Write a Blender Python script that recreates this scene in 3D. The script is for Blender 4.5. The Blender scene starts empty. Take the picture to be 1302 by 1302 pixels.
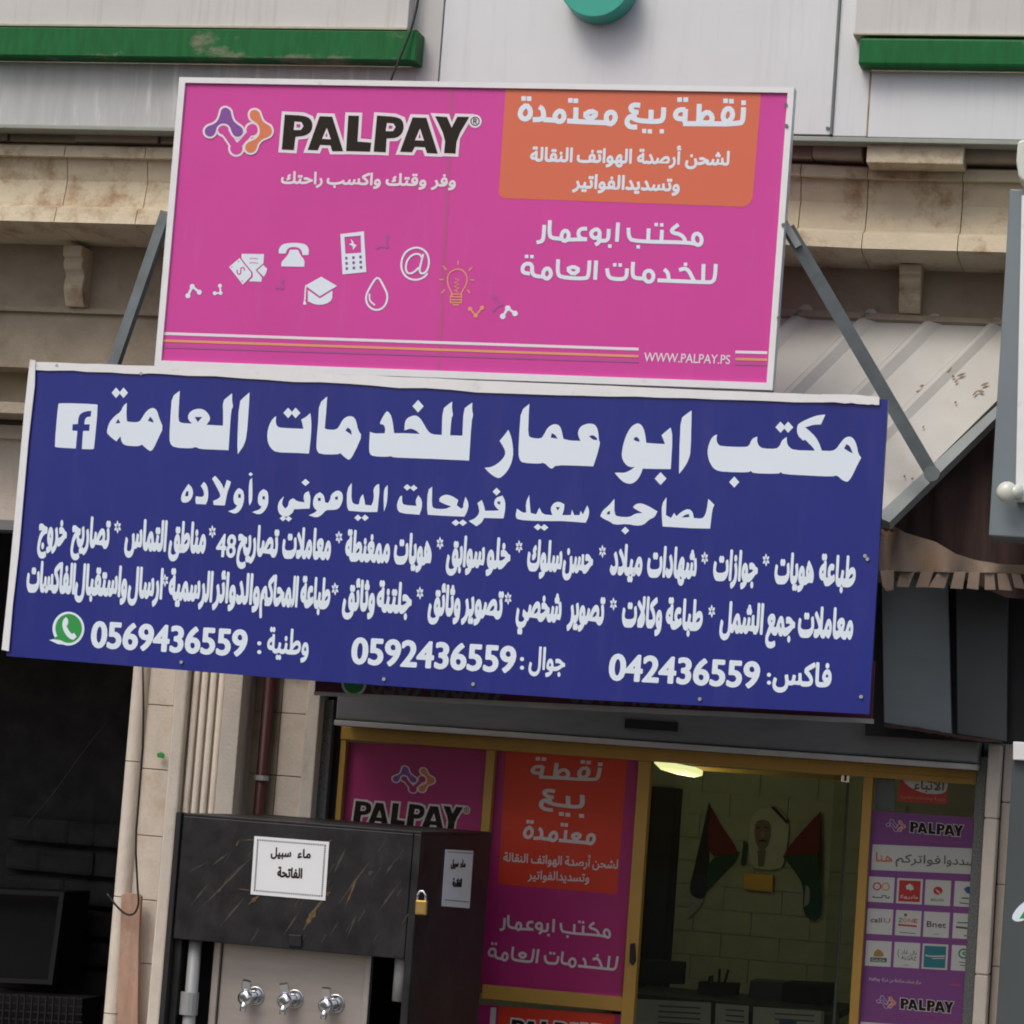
import bpy, bmesh, math, random
from mathutils import Vector, Matrix
from mathutils.geometry import tessellate_polygon
random.seed(7)
S = bpy.context.scene
COL = S.collection

# ------------------------------------------------------------------ camera
YAW, PITCH, ROLL, FPX, DIST, EYE = math.radians(13.94), math.radians(5.31), math.radians(4.235), 3700.0, 14.0, 1.95
fwd = Vector((-math.sin(YAW)*math.cos(PITCH), math.cos(YAW)*math.cos(PITCH), math.sin(PITCH)))
rgt = fwd.cross(Vector((0, 0, 1))).normalized()
upv = rgt.cross(fwd)
r2 = math.cos(ROLL)*rgt + math.sin(ROLL)*upv
u2 = -math.sin(ROLL)*rgt + math.cos(ROLL)*upv
CAM = Vector((0, 0, EYE + DIST*math.sin(PITCH))) - DIST*fwd
cam = bpy.data.cameras.new('camera'); cam.sensor_width = 36; cam.lens = FPX/1302*36; cam.clip_end = 500
co = bpy.data.objects.new('camera', cam); COL.objects.link(co)
co.matrix_world = Matrix(((r2.x, u2.x, -fwd.x, CAM.x), (r2.y, u2.y, -fwd.y, CAM.y), (r2.z, u2.z, -fwd.z, CAM.z), (0, 0, 0, 1)))
S.camera = co
cam.dof.use_dof = False

# ------------------------------------------------------------------ world and sun: bright overcast
SUN_EL, SUN_AZ = math.radians(52), math.radians(205)
W = bpy.data.worlds.new("World"); S.world = W; W.use_nodes = True
nt = W.node_tree; bg = nt.nodes['Background']
sky = nt.nodes.new('ShaderNodeTexSky'); sky.sky_type = 'NISHITA'; sky.sun_disc = False
sky.sun_elevation = SUN_EL; sky.sun_rotation = SUN_AZ; sky.air_density = 1.0; sky.dust_density = 5.0; sky.ozone_density = 1.0
nt.links.new(sky.outputs[0], bg.inputs[0]); bg.inputs[1].default_value = 0.11
sl = bpy.data.lights.new('sun', 'SUN'); sl.energy = 0.9; sl.angle = math.radians(25); sl.color = (1, 0.985, 0.955)
so = bpy.data.objects.new('sun', sl); COL.objects.link(so)
sd = Vector((math.sin(SUN_AZ)*math.cos(SUN_EL), math.cos(SUN_AZ)*math.cos(SUN_EL), math.sin(SUN_EL)))
so.rotation_euler = sd.to_track_quat('Z', 'Y').to_euler(); so.location = (0, -6, 12)
S.view_settings.view_transform = 'Standard'; S.view_settings.look = 'None'
S.view_settings.exposure = 0.30; S.view_settings.gamma = 1.0; S.view_settings.use_curve_mapping = False
S.cycles.filter_width = 1.9

# ------------------------------------------------------------------ where a point of the facade is
def ray(px, py):
    return (r2*((px-651)/FPX) + u2*(-(py-651)/FPX) + fwd)
def P(px, py, Y=0.0):
    d = ray(px, py); return CAM + d*((Y-CAM.y)/d.y)
def on_plane(px, py, p0, n):
    d = ray(px, py); return CAM + d*((p0-CAM).dot(n)/d.dot(n))
GROUND = 0.0

# ------------------------------------------------------------------ materials
def mat(name, col, rough=0.6, metal=0.0, var=0.12, scale=6.0, bump=0.0, bscale=60.0, stretch=(1, 1, 1), stain=None, stain_amt=0.0, stain_scale=3.0, stain_stretch=(1, 1, 1), emit=None, coat=0.0, spec=0.5, thr=(0.52, 0.68)):
    m = bpy.data.materials.new(name); m.use_nodes = True
    t = m.node_tree; b = t.nodes['Principled BSDF']; L = t.links
    b.inputs['Roughness'].default_value = rough; b.inputs['Metallic'].default_value = metal
    b.inputs['Specular IOR Level'].default_value = spec
    if coat: b.inputs['Coat Weight'].default_value = coat
    tc = t.nodes.new('ShaderNodeTexCoord')
    mp = t.nodes.new('ShaderNodeMapping'); mp.inputs['Scale'].default_value = stretch; L.new(tc.outputs['Object'], mp.inputs[0])
    nz = t.nodes.new('ShaderNodeTexNoise'); nz.inputs['Scale'].default_value = scale; nz.inputs['Detail'].default_value = 8; nz.inputs['Roughness'].default_value = 0.62
    L.new(mp.outputs[0], nz.inputs[0])
    rp = t.nodes.new('ShaderNodeValToRGB')
    c = Vector(col[:3]); lo = c*(1-var); hi = c*(1+var)
    rp.color_ramp.elements[0].position = 0.3; rp.color_ramp.elements[1].position = 0.7
    rp.color_ramp.elements[0].color = (*lo, 1); rp.color_ramp.elements[1].color = (min(hi.x, 1), min(hi.y, 1), min(hi.z, 1), 1)
    L.new(nz.outputs[0], rp.inputs[0]); out = rp.outputs[0]
    if stain:
        ms = t.nodes.new('ShaderNodeMapping'); ms.inputs['Scale'].default_value = stain_stretch; L.new(tc.outputs['Object'], ms.inputs[0])
        n2 = t.nodes.new('ShaderNodeTexNoise'); n2.inputs['Scale'].default_value = stain_scale; n2.inputs['Detail'].default_value = 10; n2.inputs['Roughness'].default_value = 0.7
        L.new(ms.outputs[0], n2.inputs[0])
        r3 = t.nodes.new('ShaderNodeValToRGB'); r3.color_ramp.elements[0].position = thr[0]; r3.color_ramp.elements[1].position = thr[1]
        r3.color_ramp.elements[1].color = (stain_amt,)*3+(1,)
        L.new(n2.outputs[0], r3.inputs[0])
        mx = t.nodes.new('ShaderNodeMix'); mx.data_type = 'RGBA'
        L.new(r3.outputs[0], mx.inputs[0]); L.new(out, mx.inputs[6]); mx.inputs[7].default_value = (*stain, 1); out = mx.outputs[2]
    L.new(out, b.inputs['Base Color'])
    if bump:
        n3 = t.nodes.new('ShaderNodeTexNoise'); n3.inputs['Scale'].default_value = bscale; n3.inputs['Detail'].default_value = 4
        L.new(tc.outputs['Object'], n3.inputs[0])
        bp = t.nodes.new('ShaderNodeBump'); bp.inputs['Strength'].default_value = bump; bp.inputs['Distance'].default_value = 0.01
        L.new(n3.outputs[0], bp.inputs['Height']); L.new(bp.outputs[0], b.inputs['Normal'])
    if emit:
        b.inputs['Emission Color'].default_value = (*emit[:3], 1); b.inputs['Emission Strength'].default_value = emit[3]
    return m
def glassmat(name, tint, gloss=0.08, rough=0.02):
    m = bpy.data.materials.new(name); m.use_nodes = True; t = m.node_tree; t.nodes.clear()
    o = t.nodes.new('ShaderNodeOutputMaterial'); a = t.nodes.new('ShaderNodeBsdfTransparent'); g = t.nodes.new('ShaderNodeBsdfGlossy'); x = t.nodes.new('ShaderNodeMixShader')
    a.inputs[0].default_value = (*tint, 1); g.inputs['Roughness'].default_value = rough
    f = t.nodes.new('ShaderNodeFresnel'); f.inputs[0].default_value = 1.45
    mm = t.nodes.new('ShaderNodeMath'); mm.operation = 'MULTIPLY'; mm.inputs[1].default_value = gloss*12
    t.links.new(f.outputs[0], mm.inputs[0]); t.links.new(mm.outputs[0], x.inputs[0])
    t.links.new(a.outputs[0], x.inputs[1]); t.links.new(g.outputs[0], x.inputs[2]); t.links.new(x.outputs[0], o.inputs[0]); return m
GREY_DIRT = (0.16, 0.14, 0.12)
M = dict(
    clad=mat('white_cladding', (0.66, 0.69, 0.71), 0.42, 0, 0.03, 2, 0, stain=(0.46, 0.44, 0.41), stain_amt=0.2, stain_scale=2.2, stain_stretch=(9, 1, 0.5)),
    clad_left=mat('streaked_cladding', (0.47, 0.485, 0.48), 0.5, 0, 0.10, 2.5, 0, stretch=(6, 1, 1), stain=(0.72, 0.72, 0.69), stain_amt=0.7, stain_scale=1.6, stain_stretch=(11, 1, 0.9), thr=(0.55, 0.66)),
    clad_pale=mat('pale_cladding', (0.56, 0.56, 0.54), 0.5, 0, 0.05, 3, 0, stain=(0.40, 0.38, 0.34), stain_amt=0.5, stain_scale=2.0, stain_stretch=(9, 1, 0.4)),
    lip=mat('dirty_lip', (0.42, 0.41, 0.30), 0.6, 0, 0.15, 12),
    green=mat('green_band_paint', (0.008, 0.125, 0.032), 0.5, 0, 0.22, 5, 0, spec=0.2, stretch=(6, 1, 1), stain=(0.30, 0.25, 0.20), stain_amt=0.7, stain_scale=1.5, stain_stretch=(1.2, 1, 2.5), thr=(0.56, 0.66)),
    teal=mat('teal_paint', (0.025, 0.36, 0.27), 0.4, 0, 0.03, 4),
    soff=mat('soffit_metal', (0.30, 0.33, 0.29), 0.5, 0, 0.1, 6),
    stone=mat('cornice_stone', (0.58, 0.51, 0.37), 0.85, 0, 0.08, 7, 0.5, 45, stain=(0.27, 0.14, 0.055), stain_amt=0.8, stain_scale=2.6, stain_stretch=(1.8, 1, 1.8), thr=(0.51, 0.68)),
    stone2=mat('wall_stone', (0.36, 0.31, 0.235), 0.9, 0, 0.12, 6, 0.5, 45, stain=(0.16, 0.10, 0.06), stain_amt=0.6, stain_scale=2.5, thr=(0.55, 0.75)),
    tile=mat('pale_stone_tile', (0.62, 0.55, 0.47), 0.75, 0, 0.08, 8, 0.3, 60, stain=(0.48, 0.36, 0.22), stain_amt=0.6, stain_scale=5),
    pil=mat('pilaster_stone', (0.64, 0.58, 0.50), 0.7, 0, 0.07, 8, 0.3, 60, stain=(0.30, 0.24, 0.17), stain_amt=0.55, stain_scale=2.2, stain_stretch=(2, 2, 1), thr=(0.56, 0.74)),
    joint=mat('mortar_joint', (0.20, 0.13, 0.07), 0.95, 0, 0.2, 20),
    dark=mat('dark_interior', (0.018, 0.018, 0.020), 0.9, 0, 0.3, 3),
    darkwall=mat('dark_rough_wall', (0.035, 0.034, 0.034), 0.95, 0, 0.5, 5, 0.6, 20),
    white=mat('white_sign_frame', (0.78, 0.79, 0.80), 0.4, 0, 0.04, 10, 0, stain=(0.42, 0.37, 0.30), stain_amt=0.5, stain_scale=9, thr=(0.6, 0.75)),
    pink=mat('pink_vinyl', (0.63, 0.066, 0.345), 0.45, 0, 0.04, 1.5, 0.25, 1.8, spec=0.25, stain=(0.66, 0.13, 0.41), stain_amt=0.4, stain_scale=2.2, stain_stretch=(5, 1, 1), thr=(0.55, 0.8)),
    blue=mat('blue_vinyl', (0.015, 0.024, 0.215), 0.32, 0, 0.10, 1.1, 0.30, 1.6, spec=0.35, stain=(0.050, 0.050, 0.235), stain_amt=0.40, stain_scale=1.7, stain_stretch=(5, 1, 0.8), thr=(0.50, 0.75)),
    orange=mat('orange_print', (0.68, 0.145, 0.070), 0.45, 0, 0.02, 2),
    ink_white=mat('white_print', (0.74, 0.83, 0.92), 0.5, 0, 0.02, 3),
    ink_pinkwhite=mat('pale_pink_print', (0.80, 0.74, 0.80), 0.45, 0, 0.02, 3),
    ink_black=mat('black_print', (0.020, 0.014, 0.010), 0.6, 0, 0.1, 3, spec=0.2),
    ink_purple=mat('purple_print', (0.22, 0.06, 0.33), 0.45, 0, 0.05, 3),
    ink_faint=mat('faint_purple_print', (0.42, 0.075, 0.29), 0.45, 0, 0.03, 3),
    ink_orange=mat('orange_ink', (0.70, 0.20, 0.08), 0.45, 0, 0.05, 3),
    ink_gold=mat('pale_orange_ink', (0.75, 0.33, 0.15), 0.45, 0, 0.05, 3),
    ink_green=mat('green_ink', (0.02, 0.30, 0.06), 0.45, 0, 0.05, 3),
    ink_red=mat('red_ink', (0.55, 0.03, 0.03), 0.45, 0, 0.05, 3),
    ink_blue=mat('blue_ink', (0.03, 0.09, 0.30), 0.45, 0, 0.05, 3),
    ink_teal=mat('teal_ink', (0.02, 0.22, 0.30), 0.45, 0, 0.05, 3),
    ink_grey=mat('grey_ink', (0.09, 0.10, 0.10), 0.45, 0, 0.05, 3),
    paper=mat('paper_white', (0.72, 0.74, 0.76), 0.7, 0, 0.02, 4),
    post_pink=mat('magenta_poster', (0.50, 0.020, 0.21), 0.5, 0, 0.05, 2),
    post_orange=mat('red_orange_poster', (0.80, 0.050, 0.016), 0.5, 0, 0.04, 2),
    post_purple=mat('purple_poster', (0.26, 0.07, 0.33), 0.5, 0, 0.05, 2),
    oldpink=mat('old_magenta_board', (0.10, 0.012, 0.045), 0.5, 0, 0.15, 4),  # darkened: the shadow behind the blue sign is put into this colour
    yellow=mat('mustard_aluminium', (0.40, 0.23, 0.04), 0.45, 0.1, 0.07, 5, 0, stain=(0.20, 0.11, 0.03), stain_amt=0.5, stain_scale=14, thr=(0.58, 0.72)),
    grey=mat('grey_shutter_box', (0.19, 0.20, 0.20), 0.5, 0.2, 0.15, 4, 0, stretch=(1, 1, 4)),
    greylight=mat('pale_grey_trim', (0.42, 0.42, 0.40), 0.5, 0.1, 0.12, 9),
    granite=mat('speckled_granite', (0.11, 0.12, 0.12), 0.4, 0, 0.6, 120),
    steel=mat('painted_steel_brace', (0.125, 0.15, 0.16), 0.5, 0.1, 0.2, 9, 0, stain=(0.22, 0.13, 0.08), stain_amt=0.6, stain_scale=11, thr=(0.58, 0.70)),
    zinc=mat('bare_zinc', (0.45, 0.46, 0.47), 0.4, 0.8, 0.15, 30),
    sheet=mat('weathered_sheet_metal', (0.48, 0.48, 0.45), 0.5, 0.1, 0.07, 4, 0, stain=(0.30, 0.21, 0.13), stain_amt=0.35, stain_scale=3, thr=(0.56, 0.78)),
    sheetedge=mat('sheet_edge_grey', (0.24, 0.27, 0.27), 0.5, 0.1, 0.08, 6),
    brown=mat('brown_cloth', (0.042, 0.022, 0.020), 0.9, 0, 0.35, 5, 0, stretch=(9, 1, 0.8)),
    beige=mat('faded_canvas', (0.25, 0.195, 0.150), 0.95, 0, 0.12, 9, 0.3, 160, stain=(0.35, 0.17, 0.06), stain_amt=0.35, stain_scale=6),
    rust=mat('rusty_tuft', (0.16, 0.055, 0.025), 0.9, 0, 0.4, 30),
    slate=mat('slate_board', (0.15, 0.18, 0.195), 0.45, 0.1, 0.06, 3, 0, stretch=(1, 1, 4)),
    slatelow=mat('charcoal_board', (0.065, 0.080, 0.085), 0.5, 0.1, 0.06, 3),
    slatedark=mat('dark_slate_board', (0.045, 0.052, 0.055), 0.5, 0.1, 0.1, 3),
    dimgrey=mat('dim_grey', (0.009, 0.0095, 0.0095), 0.7, 0, 0.1, 3),
    ruststain=mat('rust_stained_joint', (0.30, 0.20, 0.11), 0.8, 0, 0.4, 14),
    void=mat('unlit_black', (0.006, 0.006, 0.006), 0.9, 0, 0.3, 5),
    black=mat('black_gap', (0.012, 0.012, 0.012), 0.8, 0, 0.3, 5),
    bluegrey=mat('blue_grey_box', (0.175, 0.215, 0.235), 0.42, 0.1, 0.05, 4),
    globe=mat('milky_globe', (0.62, 0.66, 0.58), 0.3, 0, 0.05, 8, coat=0.3),
    marble=mat('black_marble', (0.016, 0.016, 0.017), 0.45, 0, 0.5, 9, 0, stretch=(1, 1, 1), spec=0.25, stain=(0.060, 0.056, 0.050), stain_amt=0.45, stain_scale=3.2, stain_stretch=(2.0, 1, 1.0), thr=(0.52, 0.75)),
    stainless=mat('stainless_steel', (0.40, 0.36, 0.33), 0.45, 0.6, 0.10, 3, 0, stretch=(1, 1, 6)),
    chrome=mat('chrome', (0.75, 0.76, 0.78), 0.12, 1.0, 0.03, 10),
    brass=mat('brass', (0.42, 0.28, 0.09), 0.5, 0.9, 0.1, 20),
    pvc=mat('white_pvc', (0.27, 0.275, 0.28), 0.45, 0, 0.05, 12),
    redpipe=mat('red_pipe', (0.065, 0.012, 0.012), 0.5, 0, 0.15, 9),
    cable=mat('black_cable', (0.012, 0.012, 0.012), 0.5, 0, 0.1, 9),
    wood=mat('reddish_board', (0.40, 0.25, 0.18), 0.85, 0, 0.2, 4, 0.3, 40, stretch=(5, 5, 0.8), stain=(0.50, 0.42, 0.34), stain_amt=0.6, stain_scale=6, stain_stretch=(2, 1, 1)),
    ibrick=mat('painted_block', (0.52, 0.53, 0.40), 0.9, 0, 0.08, 6, 0.3, 50),
    ijoint=mat('block_joint', (0.50, 0.50, 0.39), 0.95, 0, 0.1, 9),
    room=mat('room_wall', (0.40, 0.40, 0.35), 0.9, 0, 0.1, 3),
    flag_red=mat('flag_red', (0.20, 0.016, 0.018), 0.8, 0, 0.1, 5),
    flag_green=mat('flag_green', (0.010, 0.075, 0.04), 0.8, 0, 0.1, 5),
    flag_black=mat('flag_black', (0.02, 0.02, 0.022), 0.8, 0, 0.1, 5),
    flag_white=mat('flag_white', (0.42, 0.44, 0.43), 0.8, 0, 0.1, 5),
    scarf=mat('portrait_white', (0.60, 0.60, 0.50), 0.8, 0, 0.1, 9),
    face=mat('portrait_face', (0.26, 0.18, 0.15), 0.8, 0, 0.15, 12),
    gold=mat('gold_plaque', (0.62, 0.36, 0.05), 0.35, 0.5, 0.1, 9),
    lamp=mat('lamp_diffuser', (0.5, 0.5, 0.3), 0.5, 0, 0.02, 4, emit=(1.0, 0.97, 0.50, 0.95)),
    asphalt=mat('asphalt', (0.05, 0.05, 0.05), 0.95, 0, 0.3, 8, 0.5, 90),
    paving=mat('paving', (0.28, 0.26, 0.24), 0.9, 0, 0.15, 8, 0.3, 60),
    leaf=mat('dry_leaf', (0.30, 0.20, 0.10), 0.9, 0, 0.3, 30),
    yglass=glassmat('tinted_glass', (0.92, 0.92, 0.90), 0.016),
    doorglass=glassmat('door_glass', (0.84, 0.87, 0.80), 0.03),
)

# ------------------------------------------------------------------ object helpers
def tag(o, label=None, cat=None, group=None, kind=None):
    if label: o['label'] = label
    if cat: o['category'] = cat
    if group: o['group'] = group
    if kind: o['kind'] = kind
    return o
def thing(name, label, cat, loc, group=None):
    o = bpy.data.objects.new(name, None); COL.objects.link(o); o.location = loc; o.empty_display_size = 0.1
    return tag(o, label, cat, group)
def link(name, me, parent=None):
    o = bpy.data.objects.new(name, me); COL.objects.link(o)
    if parent is not None:
        o.parent = parent
        if parent.parent is None: o.matrix_parent_inverse = Matrix.Translation(-parent.location)
    return o
class MB:
    def __init__(s): s.v = []; s.f = []; s.m = []; s.k = 0
    def mi(s, k): s.k = k; return s
    def add(s, v, f):
        n = len(s.v); s.v += [tuple(q) for q in v]; s.f += [tuple(n+i for i in q) for q in f]; s.m += [s.k]*len(f); return s
    def box(s, x0, x1, y0, y1, z0, z1):
        v = [(x0,y0,z0),(x1,y0,z0),(x1,y1,z0),(x0,y1,z0),(x0,y0,z1),(x1,y0,z1),(x1,y1,z1),(x0,y1,z1)]
        return s.add(v, [(0,3,2,1),(4,5,6,7),(0,1,5,4),(1,2,6,5),(2,3,7,6),(3,0,4,7)])
    def slab(s, front, back):   # front ccw seen from camera side (tl,tr,br,bl ok)
        n = len(front); return s.add(list(front)+list(back), [tuple(range(n))[::-1], tuple(range(n, 2*n))]+[(i, (i+1) % n, n+(i+1) % n, n+i) for i in range(n)])
    def q(s, pts, Y, d):        # pixel outline at depth Y, thickness d going back
        fr = [P(x, y, Y) for x, y in pts]; return s.slab(fr, [p+Vector((0, d, 0)) for p in fr])
    def tube(s, pts, r, n=8, cap=True):
        pts = [Vector(p) for p in pts]; rings = []
        for i, p in enumerate(pts):
            a = pts[max(i-1, 0)]; b = pts[min(i+1, len(pts)-1)]; d = (b-a).normalized()
            u = d.cross(Vector((0, 1, 0.013))); u = u.normalized() if u.length > 1e-3 else Vector((1, 0, 0)); w = d.cross(u)
            rr = r[i] if isinstance(r, (list, tuple)) else r
            rings.append([p+(u*math.cos(6.28318*k/n)+w*math.sin(6.28318*k/n))*rr for k in range(n)])
        v = [q for R in rings for q in R]; f = []
        for i in range(len(pts)-1):
            for k in range(n): f.append((i*n+k, i*n+(k+1) % n, (i+1)*n+(k+1) % n, (i+1)*n+k))
        if cap: f.append(tuple(range(n))[::-1]); f.append(tuple(range((len(pts)-1)*n, len(pts)*n)))
        return s.add(v, f)
    def bar(s, a, b, w, d):     # rectangular bar from a to b
        a = Vector(a); b = Vector(b); t = (b-a).normalized(); u = t.cross(Vector((0, 1, 0))).normalized()*w/2; n = t.cross(u).normalized()*d/2
        return s.add([a-u-n, a+u-n, a+u+n, a-u+n, b-u-n, b+u-n, b+u+n, b-u+n], [(0,3,2,1),(4,5,6,7),(0,1,5,4),(1,2,6,5),(2,3,7,6),(3,0,4,7)])
    def build(s, name, m, parent=None, smooth=False, bevel=0.0):
        me = bpy.data.meshes.new(name); me.from_pydata(s.v, [], s.f)
        for mm in (m if isinstance(m, (list, tuple)) else [m]): me.materials.append(M[mm] if isinstance(mm, str) else mm)
        if any(s.m): me.polygons.foreach_set('material_index', s.m)
        bm = bmesh.new(); bm.from_mesh(me); bmesh.ops.recalc_face_normals(bm, faces=bm.faces); bm.to_mesh(me); bm.free()
        if smooth: me.polygons.foreach_set('use_smooth', [True]*len(me.polygons))
        o = link(name, me, parent)
        if bevel:
            b = o.modifiers.new('bevel', 'BEVEL'); b.width = bevel; b.segments = 2; b.limit_method = 'ANGLE'
        return o
def X(px, py, Y=0): return P(px, py, Y).x
def Z(px, py, Y=0): return P(px, py, Y).z
def pixrect(x0, y0, x1, y1, Y, m=0.0):
    """world x0,x1,z0,z1 of the upright rectangle seen with its top-left near (x0,y0) and bottom-right near (x1,y1)"""
    a = P(x0, y0, Y); b = P(x1, y1, Y); return a.x, b.x, b.z, a.z
# ------------------------------------------------------------------ flat print: outlines, strokes, arabic and latin lettering
def chaikin(p, closed=True, it=1, maxturn=62):
    for _ in range(it):
        q = []; n = len(p)
        for i in range(n):
            if not closed and i in (0, n-1): q.append(p[i]); continue
            a, b, c = Vector(p[i-1]), Vector(p[i]), Vector(p[(i+1) % n])
            t = abs(math.degrees((b-a).angle(c-b, 0))) if (b-a).length > 1e-9 and (c-b).length > 1e-9 else 0
            if 4 < t < maxturn: q += [tuple(b.lerp(a, 0.25)), tuple(b.lerp(c, 0.25))]
            else: q.append(tuple(b))
        p = q
    return p
def circ(x, y, r, ry=None, n=20, rot=0.0):
    ry = ry or r; return [(x+r*math.cos(6.28318*k/n+rot), y+ry*math.sin(6.28318*k/n+rot)) for k in range(n)]
def diamond(x, y, a, b): return [(x, y-b), (x+a, y), (x, y+b), (x-a, y)]
def rect(x0, y0, x1, y1): return [(x0, y0), (x1, y0), (x1, y1), (x0, y1)]
def aff(s, d):
    a = Matrix(((s[0][0], s[0][1], 1), (s[1][0], s[1][1], 1), (s[2][0], s[2][1], 1))).inverted()
    rx = a @ Vector((d[0][0], d[1][0], d[2][0])); ry = a @ Vector((d[0][1], d[1][1], d[2][1]))
    return lambda x, y: (rx[0]*x+rx[1]*y+rx[2], ry[0]*x+ry[1]*y+ry[2])
def zoomf(ox, oy, s): return lambda x, y: (ox+x/s, oy+y/s)
_A = {}
def _d(c, iso, n): _A[c] = [iso, iso+1, iso+2, iso+3] if n == 4 else [iso, iso+1]
for c, i, n in (('آ',0xFE81,2),('أ',0xFE83,2),('ؤ',0xFE85,2),('إ',0xFE87,2),('ئ',0xFE89,4),('ا',0xFE8D,2),('ب',0xFE8F,4),('ة',0xFE93,2),('ت',0xFE95,4),('ث',0xFE99,4),('ج',0xFE9D,4),('ح',0xFEA1,4),('خ',0xFEA5,4),('د',0xFEA9,2),('ر',0xFEAD,2),('ز',0xFEAF,2),('س',0xFEB1,4),('ش',0xFEB5,4),('ص',0xFEB9,4),('ض',0xFEBD,4),('ط',0xFEC1,4),('ع',0xFEC9,4),('غ',0xFECD,4),('ف',0xFED1,4),('ق',0xFED5,4),('ك',0xFED9,4),('ل',0xFEDD,4),('م',0xFEE1,4),('ن',0xFEE5,4),('ه',0xFEE9,4),('و',0xFEED,2),('ى',0xFEEF,2),('ي',0xFEF1,4)): _d(c, i, n)
_A['ء'] = [0xFE80, 0xFE80]
def shape(s):
    t = []; i = 0
    while i < len(s):
        if s[i] == 'ل' and i+1 < len(s) and s[i+1] in 'اأ': t.append('\uFEFB' if s[i+1] == 'ا' else '\uFEF7'); i += 2
        else: t.append(s[i]); i += 1
    o = []
    for i, c in enumerate(t):
        lig = c in '\uFEFB\uFEF7'
        pj = i > 0 and len(_A.get(t[i-1], ())) == 4 and (lig or (c in _A and c != 'ء'))
        if lig: o.append(chr(ord(c)+pj)); continue
        if c not in _A: o.append(c); continue
        nj = len(_A[c]) == 4 and i+1 < len(t) and ((t[i+1] in _A and t[i+1] != 'ء') or t[i+1] in '\uFEFB\uFEF7')
        o.append(chr(_A[c][(3 if nj else 1) if pj else (2 if nj else 0)]))
    return ''.join(reversed(o)).replace('\uFE93', '\uFE94')
_fc = {}
def glyphs(txt, bold, ar=True, xs=1.0):
    """outline mesh of a text in font units: verts (x, y), triangles, island index; xs stretches before emboldening"""
    key = (txt, bold, ar, xs)
    if key in _fc: return _fc[key]
    c = bpy.data.curves.new('t', 'FONT'); c.body = shape(txt) if ar else txt; c.offset = bold; c.resolution_u = 4; c.fill_mode = 'NONE'
    o = bpy.data.objects.new('t', c); me = bpy.data.meshes.new_from_object(o)
    nb = {}
    for e in me.edges:
        i, j = e.vertices; nb.setdefault(i, []).append(j); nb.setdefault(j, []).append(i)
    seen = set(); loops = []
    for s0 in sorted(nb):
        if s0 in seen: continue
        lp = [s0]; seen.add(s0); cur = s0
        # edges of a font curve run in contour order, so prefer the next index
        while True:
            nx = [q for q in nb[cur] if q not in seen]
            if not nx: break
            q = cur+1 if cur+1 in nx else nx[0]
            lp.append(q); seen.add(q); cur = q
        pts = []
        for q in lp:
            p = (me.vertices[q].co.x, me.vertices[q].co.y)
            if not pts or abs(p[0]-pts[-1][0])+abs(p[1]-pts[-1][1]) > 1e-4: pts.append(p)
        if len(pts) > 2 and abs(pts[0][0]-pts[-1][0])+abs(pts[0][1]-pts[-1][1]) < 1e-4: pts.pop()
        if len(pts) > 2: loops.append(pts)
    bpy.data.objects.remove(o); bpy.data.curves.remove(c); bpy.data.meshes.remove(me)
    def area(l): return sum(l[i-1][0]*l[i][1]-l[i][0]*l[i-1][1] for i in range(len(l)))/2
    def inside(p, l):
        r = False
        for i in range(len(l)):
            (x1, y1), (x2, y2) = l[i-1], l[i]
            if (y1 > p[1]) != (y2 > p[1]) and p[0] < (x2-x1)*(p[1]-y1)/(y2-y1)+x1: r = not r
        return r
    big = max(loops, key=lambda l: abs(area(l))); sg = 1 if area(big) > 0 else -1
    outs = [[l] for l in loops if area(l)*sg > 0]
    for h in loops:
        if area(h)*sg > 0: continue
        cand = [o_ for o_ in outs if sum(inside(p, o_[0]) for p in h) > len(h)*0.6]
        if cand: min(cand, key=lambda o_: abs(area(o_[0]))).append(h)
    V = []; F = []; isl = []
    for k_, g in enumerate(outs):
        n = len(V); V += [p for l in g for p in l]; isl += [k_]*(len(V)-n)
        F += [tuple(n+i for i in t) for t in tessellate_polygon([[Vector((x, y, 0)) for x, y in l] for l in g])]
    _fc[key] = (V, F, isl); return _fc[key]
AH = max(y for x, y in glyphs('ا', 0.0)[0])            # height of an alef
CH = max(y for x, y in glyphs('H', 0.0, False)[0])
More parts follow.
